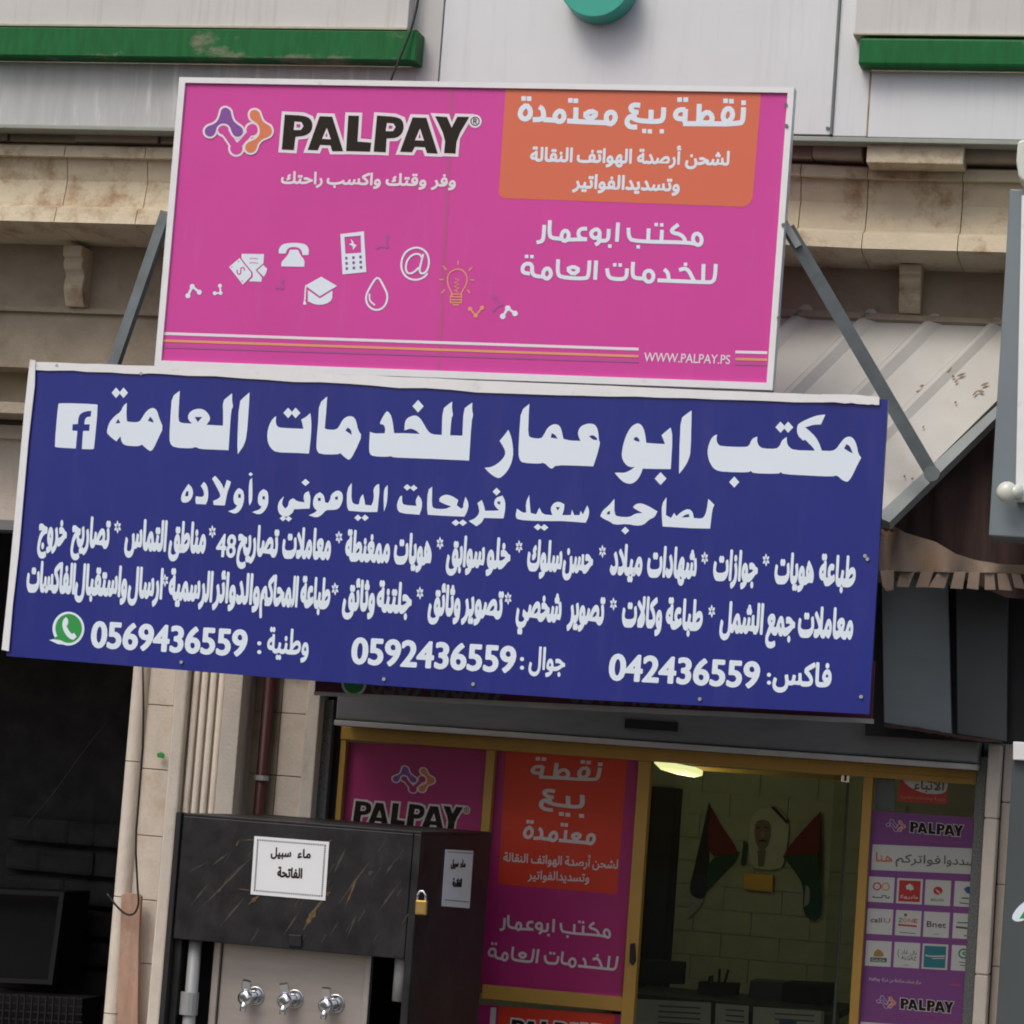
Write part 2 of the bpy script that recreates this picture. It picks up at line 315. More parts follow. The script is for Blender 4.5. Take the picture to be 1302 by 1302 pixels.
class Print:
    """polygons given in photograph pixels, laid on an upright plane at depth Y (or a custom placer)"""
    def __init__(s, Y, place=None): s.Y = Y; s.b = {}; s.n = 0; s.place = place or (lambda x, y, off: P(x, y, s.Y-off)); s.f = None
    def using(s, f): s.f = f; return s
    def _put(s, key, pts, tris, layer):
        v, f = s.b.setdefault(key, ([], [])); n = len(v); s.n += 1
        off = 0.0008+0.0006*layer+0.000032*(s.n % 17)
        v += [s.place(x, y, off) for x, y in pts]; f += [tuple(n+i for i in t) for t in tris]
    def poly(s, key, outer, holes=(), layer=0, sm=1, f=None):
        f = f or s.f; g = [chaikin(list(outer), it=sm)]+[chaikin(list(h), it=sm) for h in holes]
        if f: g = [[f(*p) for p in q] for q in g]
        tr = tessellate_polygon([[Vector((x, y, 0)) for x, y in q] for q in g])
        s._put(key, [p for q in g for p in q], tr, layer); return s
    def stroke(s, key, pts, w, closed=False, layer=0, sm=2, f=None, square=True):
        f = f or s.f; p = chaikin(list(pts), closed, sm, 130)
        p = [Vector(q) for q in p]; n = len(p); L = []; R = []
        for i in range(n):
            a = p[i-1] if (i or closed) else None; c = p[(i+1) % n] if (i < n-1 or closed) else None; b = p[i]
            d1 = (b-a).normalized() if a is not None else (c-b).normalized(); d2 = (c-b).normalized() if c is not None else d1
            nn = Vector((-(d1+d2).y, (d1+d2).x)); nn = nn.normalized() if nn.length > 1e-6 else Vector((-d1.y, d1.x))
            k = min(1/max(nn.dot(Vector((-d1.y, d1.x))), 0.35), 1.8)
            L.append(b+nn*w/2*k); R.append(b-nn*w/2*k)
        pts2 = [tuple(q) for q in L+R]
        if f: pts2 = [f(*q) for q in pts2]
        tr = [(i, (i+1) % n, n+(i+1) % n, n+i) for i in range(n if closed else n-1)]
        s._put(key, pts2, tr, layer); return s
    def text(s, key, txt, x0, x1, yb0, yb1, h, bold=0.03, ar=True, lean=-0.075, layer=0, rx=None, ry=None, pw=1.0):
        """ink from x0 to x1; baseline from yb0 at x0 to yb1 at x1; alef / capital height h; strokes thickened by rx, ry; all pixels"""
        V, F, isl = glyphs(txt, 0.0, ar); a = min(x for x, y in V); b = max(x for x, y in V); ref = AH if ar else CH
        k = h/ref; rx = bold*k*0.55 if rx is None else rx; ry = bold*k*0.75 if ry is None else ry
        x0 += rx; x1 -= rx; dx = x1-x0
        if pw != 1.0: V = [(x, ref*(y/ref)**pw if y > 0 else y*0.85) for x, y in V]
        g = [(x0+(x-a)/(b-a)*dx-lean*y*k, yb0-ry*0.6+(yb1-yb0)*(x-a)/(b-a)-y*k) for x, y in V]
        v, f = s.b.setdefault(key, ([], [])); n = len(v); base = 0.0008+0.0006*layer
        for (px, py), i in zip(g, isl): v.append(s.place(px, py, base+0.00004*(i % 4)))
        f += [tuple(n+j for j in t) for t in F]
        if rx <= 0.05: return s
        ec = {}
        for t in F:
            for i in range(len(t)):
                e = (t[i], t[(i+1) % len(t)]); ec[tuple(sorted(e))] = ec.get(tuple(sorted(e)), 0)+1
        c = 0
        for (i, j), q in ec.items():
            if q != 1: continue
            p, r = Vector(g[i]), Vector(g[j]); d = r-p
            if d.length < 1e-6: continue
            d = Vector((d.x/rx, d.y/ry)).normalized(); nn = Vector((-d.y*rx, d.x*ry)); c += 1; off = base+0.00018+0.000007*(c % 40)
            dd = Vector((d.x*rx*.6, d.y*ry*.6)); m = len(v)
            v += [s.place(*w, off) for w in (p+nn*.7-dd*1.2, p+nn, r+nn, r+nn*.7+dd*1.2, r-nn*.7+dd*1.2, r-nn, p-nn, p-nn*.7-dd*1.2)]; f.append(tuple(range(m, m+8)))
        return s
    def build(s, name, parent, names=None, labels=None):
        out = []
        for key, (v, f) in s.b.items():
            me = bpy.data.meshes.new(name); me.from_pydata([tuple(q) for q in v], [], f); me.materials.append(M[key]); me.validate()
            bm = bmesh.new(); bm.from_mesh(me)
            for fc in bm.faces:
                fc.normal_update()
                if fc.normal.y > 0: fc.normal_flip()
            bm.to_mesh(me); bm.free()
            out.append(link((names or {}).get(key, name), me, parent))
            if name in ('print', 'molecule_symbol', 'money_symbol'): out[-1]['kind'] = 'stuff'
        s.b = {}
        return out

# the wordmark and its molecule emblem, in the coordinates of the big sign (one unit = 1/3.426 pixel)
WM = [([(418,88),(500,92),(530,105),(540,130),(535,160),(510,180),(465,185),(458,243),(405,240)], [[(466,124),(488,126),(494,138),(486,150),(463,150)]]),
      ([(570,95),(625,97),(673,248),(625,248),(617,222),(572,220),(562,244),(518,242)], [[(601,155),(612,190),(588,189)]]),
      ([(695,92),(742,93),(735,205),(795,210),(790,250),(685,247)], []),
      ([(820,92),(900,97),(930,110),(938,140),(930,170),(905,190),(862,192),(858,252),(805,250)], [[(868,130),(889,132),(895,142),(887,155),(864,155)]]),
      ([(975,100),(1035,102),(1085,258),(1038,256),(1028,230),(985,228),(972,252),(920,250)], [[(1007,158),(1018,196),(993,195)]]),
      ([(1073,95),(1125,98),(1145,145),(1170,97),(1222,98),(1168,190),(1162,258),(1112,256),(1118,190)], [])]
WF = zoomf(240, 120, 3.426)
def wordmark(p, f, layer=1, small=False):
    for o, h in WM:
        p.stroke('ink_pinkwhite', o, 27 if not small else 20, True, layer, 0, f)
    for o, h in WM:
        p.poly('ink_black', o, h, layer+1, 1, f)
        for q in h: p.poly('ink_pinkwhite', q, (), layer+2, 0, f) if small else p.stroke('ink_pinkwhite', q, 10, True, layer+2, 0, f)
    if not small:
        p.poly('ink_pinkwhite', circ(1247, 117, 29), (), layer, 0, f)
        p.stroke('ink_black', circ(1247, 117, 18), 4, True, layer+2, 0, f)
        p.stroke('ink_black', [(1241, 128), (1241, 107), (1250, 107), (1253, 112), (1249, 117), (1242, 117)], 4, False, layer+3, 0, f); p.stroke('ink_black', [(1247, 117), (1254, 128)], 4, False, layer+3, 0, f)
PUR = [(160,56),(142,64),(136,90),(126,116),(106,131),(82,138),(68,155),(72,176),(92,186),(110,178),(118,160),(122,142),(135,130),(150,126),(168,130),(180,142),(186,162),(196,180),(214,186),(232,178),(238,160),(230,142),(210,130),(194,115),(186,92),(182,68)]
ORA = [(288,66),(306,74),(312,92),(322,118),(340,130),(356,138),(364,160),(356,180),(338,188),(318,196),(300,215),(296,235),(284,252),(262,256),(246,242),(246,222),(258,208),(280,200),(300,188),(309,170),(309,148),(302,130),(286,118),(270,108),(264,90),(270,72)]
def emblem(p, f, pinkkey, layer=1):
    w = 'ink_pinkwhite'
    p.stroke(w, [(150,154),(176,186),(207,236)], 46, False, layer, 2, f); p.stroke(w, [(276,154),(240,192),(207,236)], 44, False, layer, 2, f)
    for q, r in (((150,152), 33), ((276,154), 34), ((207,236), 36)): p.poly(w, circ(*q, r), (), layer, 0, f)
    p.stroke(pinkkey, [(150,154),(176,186),(207,236)], 30, False, layer+1, 2, f); p.stroke(pinkkey, [(274,158),(244,194),(212,228)], 24, False, layer+1, 2, f)
    for q, r in (((150,152), 23), ((276,154), 25), ((207,236), 27)): p.poly(pinkkey, circ(*q, r), (), layer+1, 0, f)
    for k, o in (('ink_purple', PUR), ('ink_orange', ORA)):
        p.stroke(w, o, 17, True, layer+2, 1, f); p.poly(k, o, (), layer+3, 1, f)

# rounded monoline lettering, as strokes
def st(p, key, w, f, lines, loops=(), dots=(), ds=10, layer=1):
    for l in lines: p.stroke(key, l, w, False, layer, 2, f)
    for l in loops: p.stroke(key, l, w, True, layer, 1, f)
    for x, y in dots: p.poly(key, rect(x-ds, y-ds, x+ds, y+ds), (), layer, 0, f)
def office_words(p, key, f1, f2, w=22, layer=1):
    st(p, key, w, f1, [[(1095,180),(1050,172),(740,166),(716,140),(714,88)], [(1000,70),(960,98),(965,116),(1012,126),(1035,150),(1037,172)], [(906,100),(902,170)], [(830,92),(826,168)],
        [(655,58),(648,168)], [(602,95),(600,148),(585,164),(535,160)], [(550,135),(549,170),(525,186)], [(478,93),(442,94),(428,112),(430,138),(448,152),(478,154)], [(478,154),(370,156)], [(340,152),(278,148),(262,128),(266,45)], [(234,72),(230,140),(222,166),(190,172)]],
       [[(1088,125),(1115,120),(1134,150),(1128,182),(1104,188),(1080,160)], [(502,112),(530,94),(550,108),(549,138),(522,150),(502,134)], [(330,132),(345,104),(368,108),(375,138),(360,164),(336,160)]],
       [(873,70),(904,72),(770,197),(608,193)], 10, layer)
    st(p, key, w, f2, [[(1213,295),(1208,376),(1192,398),(1168,400),(880,388)], [(1143,295),(1140,395)], [(1003,330),(1038,318),(1062,338),(1078,372),(1090,394)], [(918,325),(940,345),(945,386)],
        [(800,378),(752,376),(736,358),(741,283)], [(706,320),(704,365),(688,382),(620,380),(597,362),(592,320)], [(530,275),(524,385)], [(492,275),(487,362),(470,380),(332,372),(309,352),(313,268)],
        [(230,368),(180,364),(163,345),(165,297),(128,291),(108,315),(112,345),(152,350)]],
       [[(800,362),(815,334),(845,334),(860,364),(846,396),(815,396)], [(364,324),(400,309),(434,328),(400,356)], [(225,348),(240,320),(264,322),(274,354),(256,380),(232,374)]],
       [(1040,297),(636,300),(667,301),(133,252),(163,253)], 10, layer)
def point_word_1(p, key, f, w=26, layer=1):
    st(p, key, w, f, [[(1243,108),(1240,176),(1222,194),(930,192)], [(1014,90),(1010,190)], [(943,116),(938,188)], [(943,120),(905,120),(888,145),(897,166),(938,168)], [(1148,188),(1140,190)]],
       [[(1135,150),(1150,116),(1178,114),(1189,150),(1168,182),(1143,178)], [(1014,186),(1030,146),(1058,130),(1082,154),(1076,190)]], [(1243,84),(1150,74),(1180,76),(912,68),(944,68)], 12, layer)
def point_word_2(p, key, f, w=26, layer=1):
    st(p, key, w, f, [[(830,108),(828,166),(808,183),(700,178),(664,160)], [(765,120),(763,180)], [(708,98),(672,94),(656,112),(672,132),(700,134)], [(690,150),(650,155),(636,188),(655,210),(692,210)]], [], [(820,232),(729,230),(758,232)], 11, layer)
def point_word_3(p, key, f, w=26, layer=1):
    st(p, key, w, f, [[(540,188),(400,182),(330,178)], [(376,108),(374,180)], [(185,105),(206,118),(210,170),(152,172)], [(270,175),(208,171)]],
       [[(530,155),(545,132),(572,134),(582,164),(562,194),(538,190)], [(418,146),(455,126),(484,142),(452,170)], [(263,155),(284,126),(308,130),(316,160),(300,182),(276,180)], [(85,142),(95,114),(120,96),(141,120),(138,155),(115,170),(95,163)]],
       [(347,72),(375,74),(105,62),(133,63)], 12, layer)
# ================================================================== GROUND
MB().add([(-60,-60,0),(60,-60,0),(60,60,0),(-60,60,0)], [(0,1,2,3)]).build('road', 'asphalt')['kind'] = 'structure'
MB().box(-12, 12, -3.2, 6, 0.004, 0.14).build('pavement', 'paving', bevel=0.01)['kind'] = 'structure'

# ================================================================== BUILDING
bd = thing('building', 'stone fronted building with carved cornice and white metal fascia behind the signs', 'building', (0, 0, 0.14))
BIGX = 6.5
def rectw(px0, py0, px1, py1, Y, d, name, m, parent, bevel=0, z0=None, z1=None, x0=None, x1=None):
    a, b_, c, e = pixrect(px0, py0, px1, py1, Y)
    if z0 is not None: c = z0
    if z1 is not None: e = z1
    if x0 is not None: a = x0
    if x1 is not None: b_ = x1
    return MB().box(a, b_, Y, Y+d, c, e).build(name, m, parent, bevel=bevel)
# upper storey and back
wl = MB().box(X(160,1080,0)+.1, BIGX, 0.004, 0.30, Z(600,855), 7.5).build('wall', 'stone2', bd)
MB().box(-BIGX, X(160,1080,0)+.1, 0.004, 0.30, Z(75,665,0), 7.5).build('wall', 'stone2', bd)
MB().box(-BIGX, BIGX, -0.20, 0.003, Z(100,470,-.2), Z(100,290,-.2)).build('upper_wall', 'stone2', bd)
ztop_left = Z(75, 665, 0)
xL1 = X(160, 1080, 0)                       # right edge of the dark opening
MB().box(-BIGX, xL1, -0.004, 0.25, ztop_left, Z(75,556)).build('lintel', 'tile', bd)
MB().box(-BIGX, xL1, -0.06, -0.004, Z(50,560), Z(50,544)).build('moulding', 'pil', bd)
MB().box(-BIGX, xL1, -0.32, -0.004, Z(20,526,-.3), Z(20,512,-.3)).build('ledge', 'stone2', bd)
MB().box(-BIGX, xL1, -0.02, 0.2, ztop_left-0.05, ztop_left).build('lintel_edge', 'grey', bd)
MB().box(-BIGX, X(700,400), -0.23, -0.2, Z(100,399,-.2), Z(100,393,-.2)).build('moulding', 'stone2', bd)
# ---- cornice swept in separate blocks
def corn_profile(xr, dy):   # (z, outward) from pixel heights read at column xr
    pr = [(183, .50, 1.0), (186, .60, 1), (199, .61, 1), (201, .57, 1), (230, .54, 1), (262, .57, 1), (265, .64, 1), (283, .66, 1), (288, .62, 1), (296, .50, 1), (306, .34, 1), (312, .21, 1)]
    return [(Z(xr, p+dy, -o), o) for p, o, _ in pr]
prof = corn_profile(100, 0)
def sweep(path, name, parent, m):
    v = []; n = len(prof)
    for (x, y, nx, ny) in path:
        for z, o in prof: v.append((x+nx*o, y+ny*o, z))
        v.append((x, y+0.02, prof[-1][0])); v.append((x, y+0.02, prof[0][0]))
    k = n+2; f = []
    for i in range(len(path)-1):
        for j in range(k): f.append((i*k+j, i*k+(j+1) % k, (i+1)*k+(j+1) % k, (i+1)*k+j))
    f.append(tuple(range(k))[::-1]); f.append(tuple(range((len(path)-1)*k, len(path)*k)))
    return MB().add(v, f).build(name, m, parent)
cor = MB().box(-BIGX, BIGX, 0.0, 0.02, prof[-1][0], prof[0][0]).build('cornice', 'joint', bd)
xs = [-BIGX, -5.0, -4.1, -3.3]+[X(p, 230, -.5) for p in (90, 192, 300, 420, 560, 700, 840)]
def mcut(xa, xb, y0=0.0): sweep([(xa+.002, y0, 0, -1), (xb-.002, y0, 0, -1)], 'cornice_block', cor, 'stone')
for a, b_ in zip(xs[:-1], xs[1:]): mcut(a, b_)
# the bay: a stretch that recedes to a corner, then runs square again
xb0 = xs[-1]; xc = X(1105, 240, -.42); xm = X(1018, 240, -.5)
yc = 0.10
sl_ = yc/(xc-xb0)
for a, b_ in ((xb0, xm), (xm, xc)):
    sweep([(a+.002, (a-xb0)*sl_-0.0, -0.0, -1), (b_-.002, (b_-xb0)*sl_, 0.0, -1)], 'cornice_block', cor, 'stone')
for a, b_ in ((xc, X(1226,240,-.4)), (X(1226,240,-.4), X(1400,240,-.4)), (X(1400,240,-.4), BIGX)): mcut(a, b_, yc)
# frieze stones above the cornice
zf0, zf1 = prof[0][0], Z(100, 163, -0.6)+0.05
frz = [(-BIGX,-4.2),(-4.2,X(40,180,-.3)),(X(40,180,-.3),X(125,180,-.3)),(X(125,180,-.3),X(230,180,-.3)),(X(230,180,-.3),X(700,180,-.3)),(X(700,180,-.3),X(1045,180,-.3)),(X(1045,180,-.3),X(1108,180,-.3)),(X(1232,180,-.3),X(1330,180,-.3)),(X(1330,180,-.3),BIGX)]
for i, (a, b_) in enumerate(frz):
    MB().box(a+.003, b_-.003, -0.60+0.015*(i % 3), 0.0, zf0-0.01, zf1).build('frieze_stone', 'stone2', bd, bevel=0.004)
MB().box(X(1108,190,-.5), X(1230,190,-.5), -0.66, 0.0, Z(1170,212,-.6), zf1+0.01).build('projecting_block', 'stone', bd, bevel=0.006)
# ---- corbels
def corbel(px0, px1, pt, pb, dy):
    a, b_ = X(px0, (pt+pb)/2, -.3), X(px1, (pt+pb)/2, -.3); zt, zb = Z((px0+px1)/2, pt, -.3), Z((px0+px1)/2, pb, -.2); h = zt-zb
    pr = [(1.0, .35), (.82, .35), (.79, .325), (.70, .335), (.62, .325), (.56, .30), (.50, .285), (.40, .30), (.28, .305), (.15, .285), (0, .26)]
    v = []; 
    for x in (a, b_):
        for t, o in pr: v.append((x, dy-o, zb+t*h))
        v.append((x, dy, zb)); v.append((x, dy, zt))
    n = len(pr)+2
    return MB().add(v, [tuple(range(n)), tuple(range(n, 2*n))[::-1]]+[(i, (i+1) % n, n+(i+1) % n, n+i) for i in range(n)]).build('corbel', 'stone', bd, bevel=0.006)
corbel(82, 106, 314, 392, 0); corbel(1143, 1171, 338, 402, 0); corbel(500, 525, 325, 400, 0); corbel(800, 826, 335, 405, 0)
# ---- left pier: rounded edge moulding, tiles, pilaster, recess tiles
zb = 0.14
def strip(pt, pb, Y, d, name, m, bevel=0.004, z0=zb, z1=None, parent=bd):
    """upright strip whose top-left is at pt and whose right edge is given by pb"""
    return rectw(pt[0], pt[1], pb[0], pb[1], Y, d, name, m, parent, bevel, z0=z0, z1=z1)
zt = Z(250, 800, 0)
# rounded edge
xe0, xe1 = X(147, 1080, -0.05), X(166, 1080, -0.05)
zz = [zb, Z(150,1290,-.05), Z(150,1140,-.05), Z(155,967,-.05), Z(160,800,-.05), Z(160,700,-.05)]
for a, b_ in zip(zz[:-1], zz[1:]):
    MB().tube([((xe0+xe1)/2, 0.0, a+.002), ((xe0+xe1)/2, 0.0, b_-.002)], (xe1-xe0)/2+0.004, 20, False).build('edge_moulding', 'pil', bd, smooth=True)
xt0, xt1 = X(166,1080,-.0), X(205,1080,0.0)
MB().box(xt0, xt1+0.02, 0.03, 0.2, zb, Z(160,665)).build('pier_core', 'joint', bd)
rows = [Z(195,y,0) for y in (1390, 1226, 1145, 1063, 978, 896, 812, 730)]
rows = [zb]+rows
for a, b_ in zip(rows[:-1], rows[1:]): MB().box(xt0+.002, xt1, 0.0, 0.03, a+.002, b_-.002).build('stone_tile', 'tile', bd, bevel=0.002)
# pilaster with flutes
x0, x1, x2, x3 = X(205,1080,-.12), X(222,1080,-.12), X(268,1080,-.12), X(292,1080,-.12)
zt2 = Z(260, 780, -.12)
pl = MB().box(x0, x3, -0.06, 0.1, zb, zt2).build('pilaster', 'pil', bd, bevel=0.004)
MB().box(x0, x1, -0.13, -0.06, zb, zt2-.01).build('pilaster_edge', 'pil', pl, bevel=0.012)
MB().box(x2+0.004, x3, -0.13, -0.06, zb, zt2-.01).build('pilaster_edge', 'pil', pl, bevel=0.004)
for i in range(4):
    xa = x1+(x2-x1)*(i+0.55)/4.2
    MB().tube([(xa, -0.075, zb), (xa, -0.075, zt2-.01)], (x2-x1)/4.2*0.36, 12).build('flute', 'pil', pl, smooth=True)
# recess tiles right of the pilaster
xr0, xr1 = x3, X(386,1000,.06)
MB().box(xr0, xr1, 0.10, 0.25, zb, Z(340,850,.06)+.2).build('pier_core', 'joint', bd)
rows = [zb]+[Z(340,y,.06) for y in (1390, 1310, 1230, 1150, 1065, 985, 905, 822, 740)]
xmid = X(349, 1000, .06)
for i, (a, b_) in enumerate(zip(rows[:-1], rows[1:])):
    MB().box(xr0, xmid-.002, 0.07, 0.10, a+.002, b_-.002).build('stone_tile', 'stone2', bd, bevel=0.002)  # darker stone on the left column stands in for the recess shade
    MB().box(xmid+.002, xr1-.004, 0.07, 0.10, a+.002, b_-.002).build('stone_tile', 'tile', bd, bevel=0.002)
MB().box(xr1, X(398,1000,.0), 0.0, 0.25, zb, Z(390,870,0)+.1).build('door_surround', 'pil', bd, bevel=0.006)
# right side of the shop: jamb and two stone mouldings
ar, br = X(1232,1130,-.05), X(1252,1130,-.05)
def jamb(pxa, pxb, py, Y, r, joints):
    a, b_ = X(pxa, py, Y), X(pxb, py, Y); zz = [zb]+[Z((pxa+pxb)/2, j, Y) for j in joints]+[Z(1260, 946, Y)]
    for q, w in zip(zz[:-1], zz[1:]): MB().box(a, b_, Y, Y+.3, q+.001, w-.001).build('edge_moulding', 'pil' if r else 'tile', bd, bevel=0.008)
jamb(1246, 1263, 1130, -0.02, 1, (1240, 1040))
jamb(1267, 1281, 1130, 0.10, 0, (1230, 1125, 1020))
MB().box(X(1262,1130,.15), X(1268,1130,.15)+.02, 0.15, 0.3, zb, Z(1255,946,.1)).build('jamb_gap', 'joint', bd)
MB().box(X(1281,1130,.2), BIGX, 0.2, 0.4, zb, Z(1290,946,.2)+.1).build('wall', 'stone2', bd)
# left dark shop: room behind the opening
DY = 3.0
dr = thing('storeroom', 'dark unlit storeroom seen through the wide opening at the left', 'room', (X(0,1100,1), 1.5, zb))
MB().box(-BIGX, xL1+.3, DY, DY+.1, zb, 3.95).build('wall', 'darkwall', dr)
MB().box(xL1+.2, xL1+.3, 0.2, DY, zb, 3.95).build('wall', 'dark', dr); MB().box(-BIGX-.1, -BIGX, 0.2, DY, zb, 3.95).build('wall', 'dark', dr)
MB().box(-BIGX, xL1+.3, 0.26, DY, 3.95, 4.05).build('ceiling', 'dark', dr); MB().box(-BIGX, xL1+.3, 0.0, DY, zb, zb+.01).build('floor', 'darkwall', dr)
# rough stones low on the back wall
rr = random.Random(4)
for i in range(5):
    for j in range(7):
        x = X(5+i*33, 1100, DY-.1)+rr.uniform(-.02,.02); z = Z(60, 1300-j*38, DY-.1)
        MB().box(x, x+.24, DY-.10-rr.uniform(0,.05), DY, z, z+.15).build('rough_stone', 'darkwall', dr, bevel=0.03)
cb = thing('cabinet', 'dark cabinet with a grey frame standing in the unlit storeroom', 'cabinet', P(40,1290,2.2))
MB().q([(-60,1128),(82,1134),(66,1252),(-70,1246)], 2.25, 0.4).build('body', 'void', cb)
frame_px = [(-60,1128),(82,1134),(66,1252),(-70,1246)]
def rails(parent, q, w, Y, d, m, name='frame_rail'):
    c = [Vector(p) for p in q]
    I = []
    for i in range(4):
        u = (c[i-1]-c[i]).normalized(); v = (c[(i+1) % 4]-c[i]).normalized(); I.append(c[i]+(u+v)*w)
    for i in range(4): MB().q([c[i], c[(i+1) % 4], I[(i+1) % 4], I[i]], Y, d).build(name, m, parent)
rails(cb, frame_px, 6, 2.1, 0.05, 'dimgrey')
mt = thing('wire_crate', 'dark wire crate low in the unlit storeroom', 'crate', P(40,1302,1.9))
b = MB()
for i in range(16): b.bar(P(-40+i*9, 1262+i*.4, 1.9), P(-48+i*9, 1380, 1.9), 0.008, 0.008)
for j in range(10): b.bar(P(-45, 1262+j*10, 1.91), P(105, 1270+j*10, 1.91), 0.008, 0.008)
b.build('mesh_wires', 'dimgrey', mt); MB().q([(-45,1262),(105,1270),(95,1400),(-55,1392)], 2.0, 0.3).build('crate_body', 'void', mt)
# ================================================================== METAL FASCIA
YC = -0.70
fa = thing('metal_fascia', 'white metal fascia across the top of the building with two green bands', 'fascia', P(650,160,YC))
z_soff = Z(600, 168, YC)
def panel(px0, py0, px1, py1, Y, d, m, name='panel', **k):
    return rectw(px0, py0, px1, py1, Y, d, name, m, fa, 0.003, **k)
ztp = Z(650, -190, YC)
# middle
xA, xB, xC, xD = X(558,100,YC), X(1062,100,YC), X(1105,130,YC), X(522,20,YC)
zs = Z(1030,171,YC)
MB().box(xA+.003, xB-.003, YC, YC+.06, zs, ztp).build('panel', 'clad', fa, bevel=.003)
MB().box(xB+.003, xC-.002, YC, YC+.06, zs-.005, ztp).build('panel', 'clad', fa, bevel=.003)
MB().box(xA-.003, xA+.003, YC+.01, YC+.06, zs, ztp).build('joint_strip', 'steel', fa); 
MB().box(xB-.008, xB+.003, YC-.012, YC+.06, zs, ztp).build('joint_strip', 'steel', fa)
b = MB()
for x in (1056, 1052): c = P(x, 163, YC-.002); b.tube([c, c+Vector((0,-.006,0))], .007, 8)
b.build('rivets', 'steel', fa)
# left: upper box, green band, lower panel
xLf = -BIGX
YL = YC-0.10
zu0, zg1, zg0, zl1, zl0 = Z(300,34,YL), Z(300,38.5,YL), Z(300,75,YL), Z(300,76,YC), Z(100,160,YC)
xu = X(520,10,YL)
MB().box(xLf, xu, YL, YC-.003, zu0, ztp).build('panel', 'clad_pale', fa, bevel=.003)
MB().box(xu+.002, xA-.004, YC, YC+.06, zs+.01, ztp).build('panel', 'clad_pale', fa, bevel=.003)
MB().box(xLf, xu+.004, YL-.02, YC-.005, zu0-.012, zu0).build('lip', 'lip', fa, bevel=.002)
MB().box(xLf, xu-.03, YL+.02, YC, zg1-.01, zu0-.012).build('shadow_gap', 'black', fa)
gb = MB().box(xLf, X(524,55,YL-.02), YL-.02, YC, zg0, zg1).build('green_band', 'green', fa, bevel=.004)
MB().box(X(524,55,YL-.02)-.0, X(530,55,YL-.02), YL-.03, YC, zg0-.004, zg1+.004).build('band_end', 'green', fa, bevel=.003)
MB().box(xLf, xu+.03, YC-.004, YC+.05, zl0, zg0-.004).build('panel', 'clad_left', fa, bevel=.003)
MB().box(xLf, xu+.03, YC-.02, YC+.1, zl0-.022, zl0-.002).build('soffit_edge', 'soff', fa, bevel=.003)
MB().box(xu+.03, BIGX, YC-.002, YC+.1, zs-.030, zs-.008).build('soffit_edge', 'soff', fa, bevel=.003)
# right
YR = YC-0.08
zu0, zg1, zg0 = Z(1190,44,YR), Z(1190,50,YR), Z(1190,85,YR)
xr = X(1088,20,YR)
MB().box(xr, BIGX, YR, YC-.003, zu0, ztp).build('panel', 'clad_pale', fa, bevel=.003)
MB().box(xr-.004, BIGX, YR-.02, YC-.005, zu0-.01, zu0).build('lip', 'lip', fa, bevel=.002)
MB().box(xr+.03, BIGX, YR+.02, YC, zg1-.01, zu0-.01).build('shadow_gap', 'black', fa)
MB().box(X(1092,66,YR-.02), BIGX, YR-.02, YC, zg0, zg1).build('green_band', 'green', fa, bevel=.012)
MB().box(xC+.002, BIGX, YC-.004, YC+.05, zs-.008, zg0-.004).build('panel', 'clad', fa, bevel=.003)
MB().box(xC-.0035, xC+.003, YC-.006, YC-.0045, zs-.006, zg0-.006).build('stained_joint', 'ruststain', fa)
# soffit board closing the fascia underneath
MB().box(-BIGX, BIGX, YC+.07, 0.0, zl0+.12, zl0+.15).build('soffit_board', 'soff', fa)
# round emblem
c = P(765, -14, YC-.01); rad = (P(811,-14,YC)-P(765,-14,YC)).length
em = MB(); n = 48
em.add([(c.x+rad*math.cos(6.28318*k/n), c.y-.14, c.z+rad*math.sin(6.28318*k/n)) for k in range(n)]+[(c.x+rad*math.cos(6.28318*k/n), c.y, c.z+rad*math.sin(6.28318*k/n)) for k in range(n)], [tuple(range(n)), tuple(range(n, 2*n))[::-1]]+[(k, (k+1) % n, n+(k+1) % n, n+k) for k in range(n)])
tag(em.build('round_emblem', 'teal', bevel=.004), 'thick teal green disc fixed on the white fascia above the pink sign', 'sign emblem')
# cable top left
def cable(label, pts, Y, r, m='cable', name='cable', it=3):
    p = chaikin(pts, False, it, 170); Ys = Y if callable(Y) else (lambda u: Y)
    q = [P(x, y, Ys(i/(len(p)-1))) for i, (x, y) in enumerate(p)]
    return tag(MB().tube(q, r, 6).build(name, m, smooth=True), label, 'cable')
cable('thin black cable crossing the end of the left green band', [(540,-60),(532,0),(524,35),(512,65),(498,98),(494,112)], YL-.05, 0.006)
cable('thin black cable hanging down the pale stone pier in a loop', [(181,820),(183,930),(177,1010),(172,1070),(175,1130),(177,1150),(170,1164),(158,1162),(148,1152),(139,1140),(136,1136)], -0.14, 0.0055)
cable('faint slack wire crossing inside the dark storeroom', [(155,895),(110,950),(60,1020),(8,1075)], 1.0, 0.0022)
bo = MB().q([(154,1138),(160,1135),(176,1137),(179,1140),(176,1200),(174,1420),(147,1420),(150,1250)], -0.09, 0.03).build('board', 'wood', bevel=.003)
tag(bo, 'reddish offcut board leaning upright against the pale stone pier', 'board')
tag(MB().q([(199,958),(204,956),(208,959),(207,964),(200,963)], -0.04, 0.02).build('tape_scrap', 'ink_green', bevel=.003), 'tiny green scrap stuck on the pale tiles beside the pilaster', 'tape')
rp = thing('red_pipe', 'dark red pipe running down the recessed wall right of the pilaster', 'pipe', P(335,1040,0))
xp = X(334,970,0.02); MB().tube([(xp, 0.02, zb), (xp, 0.02, Z(340,840,0))], 0.028, 12).build('pipe', 'redpipe', rp, smooth=True)
zc_ = Z(332,989,0.02); MB().tube([(xp, 0.02, zc_-.012), (xp, 0.02, zc_+.012)], 0.036, 12).build('clamp', 'greylight', rp)
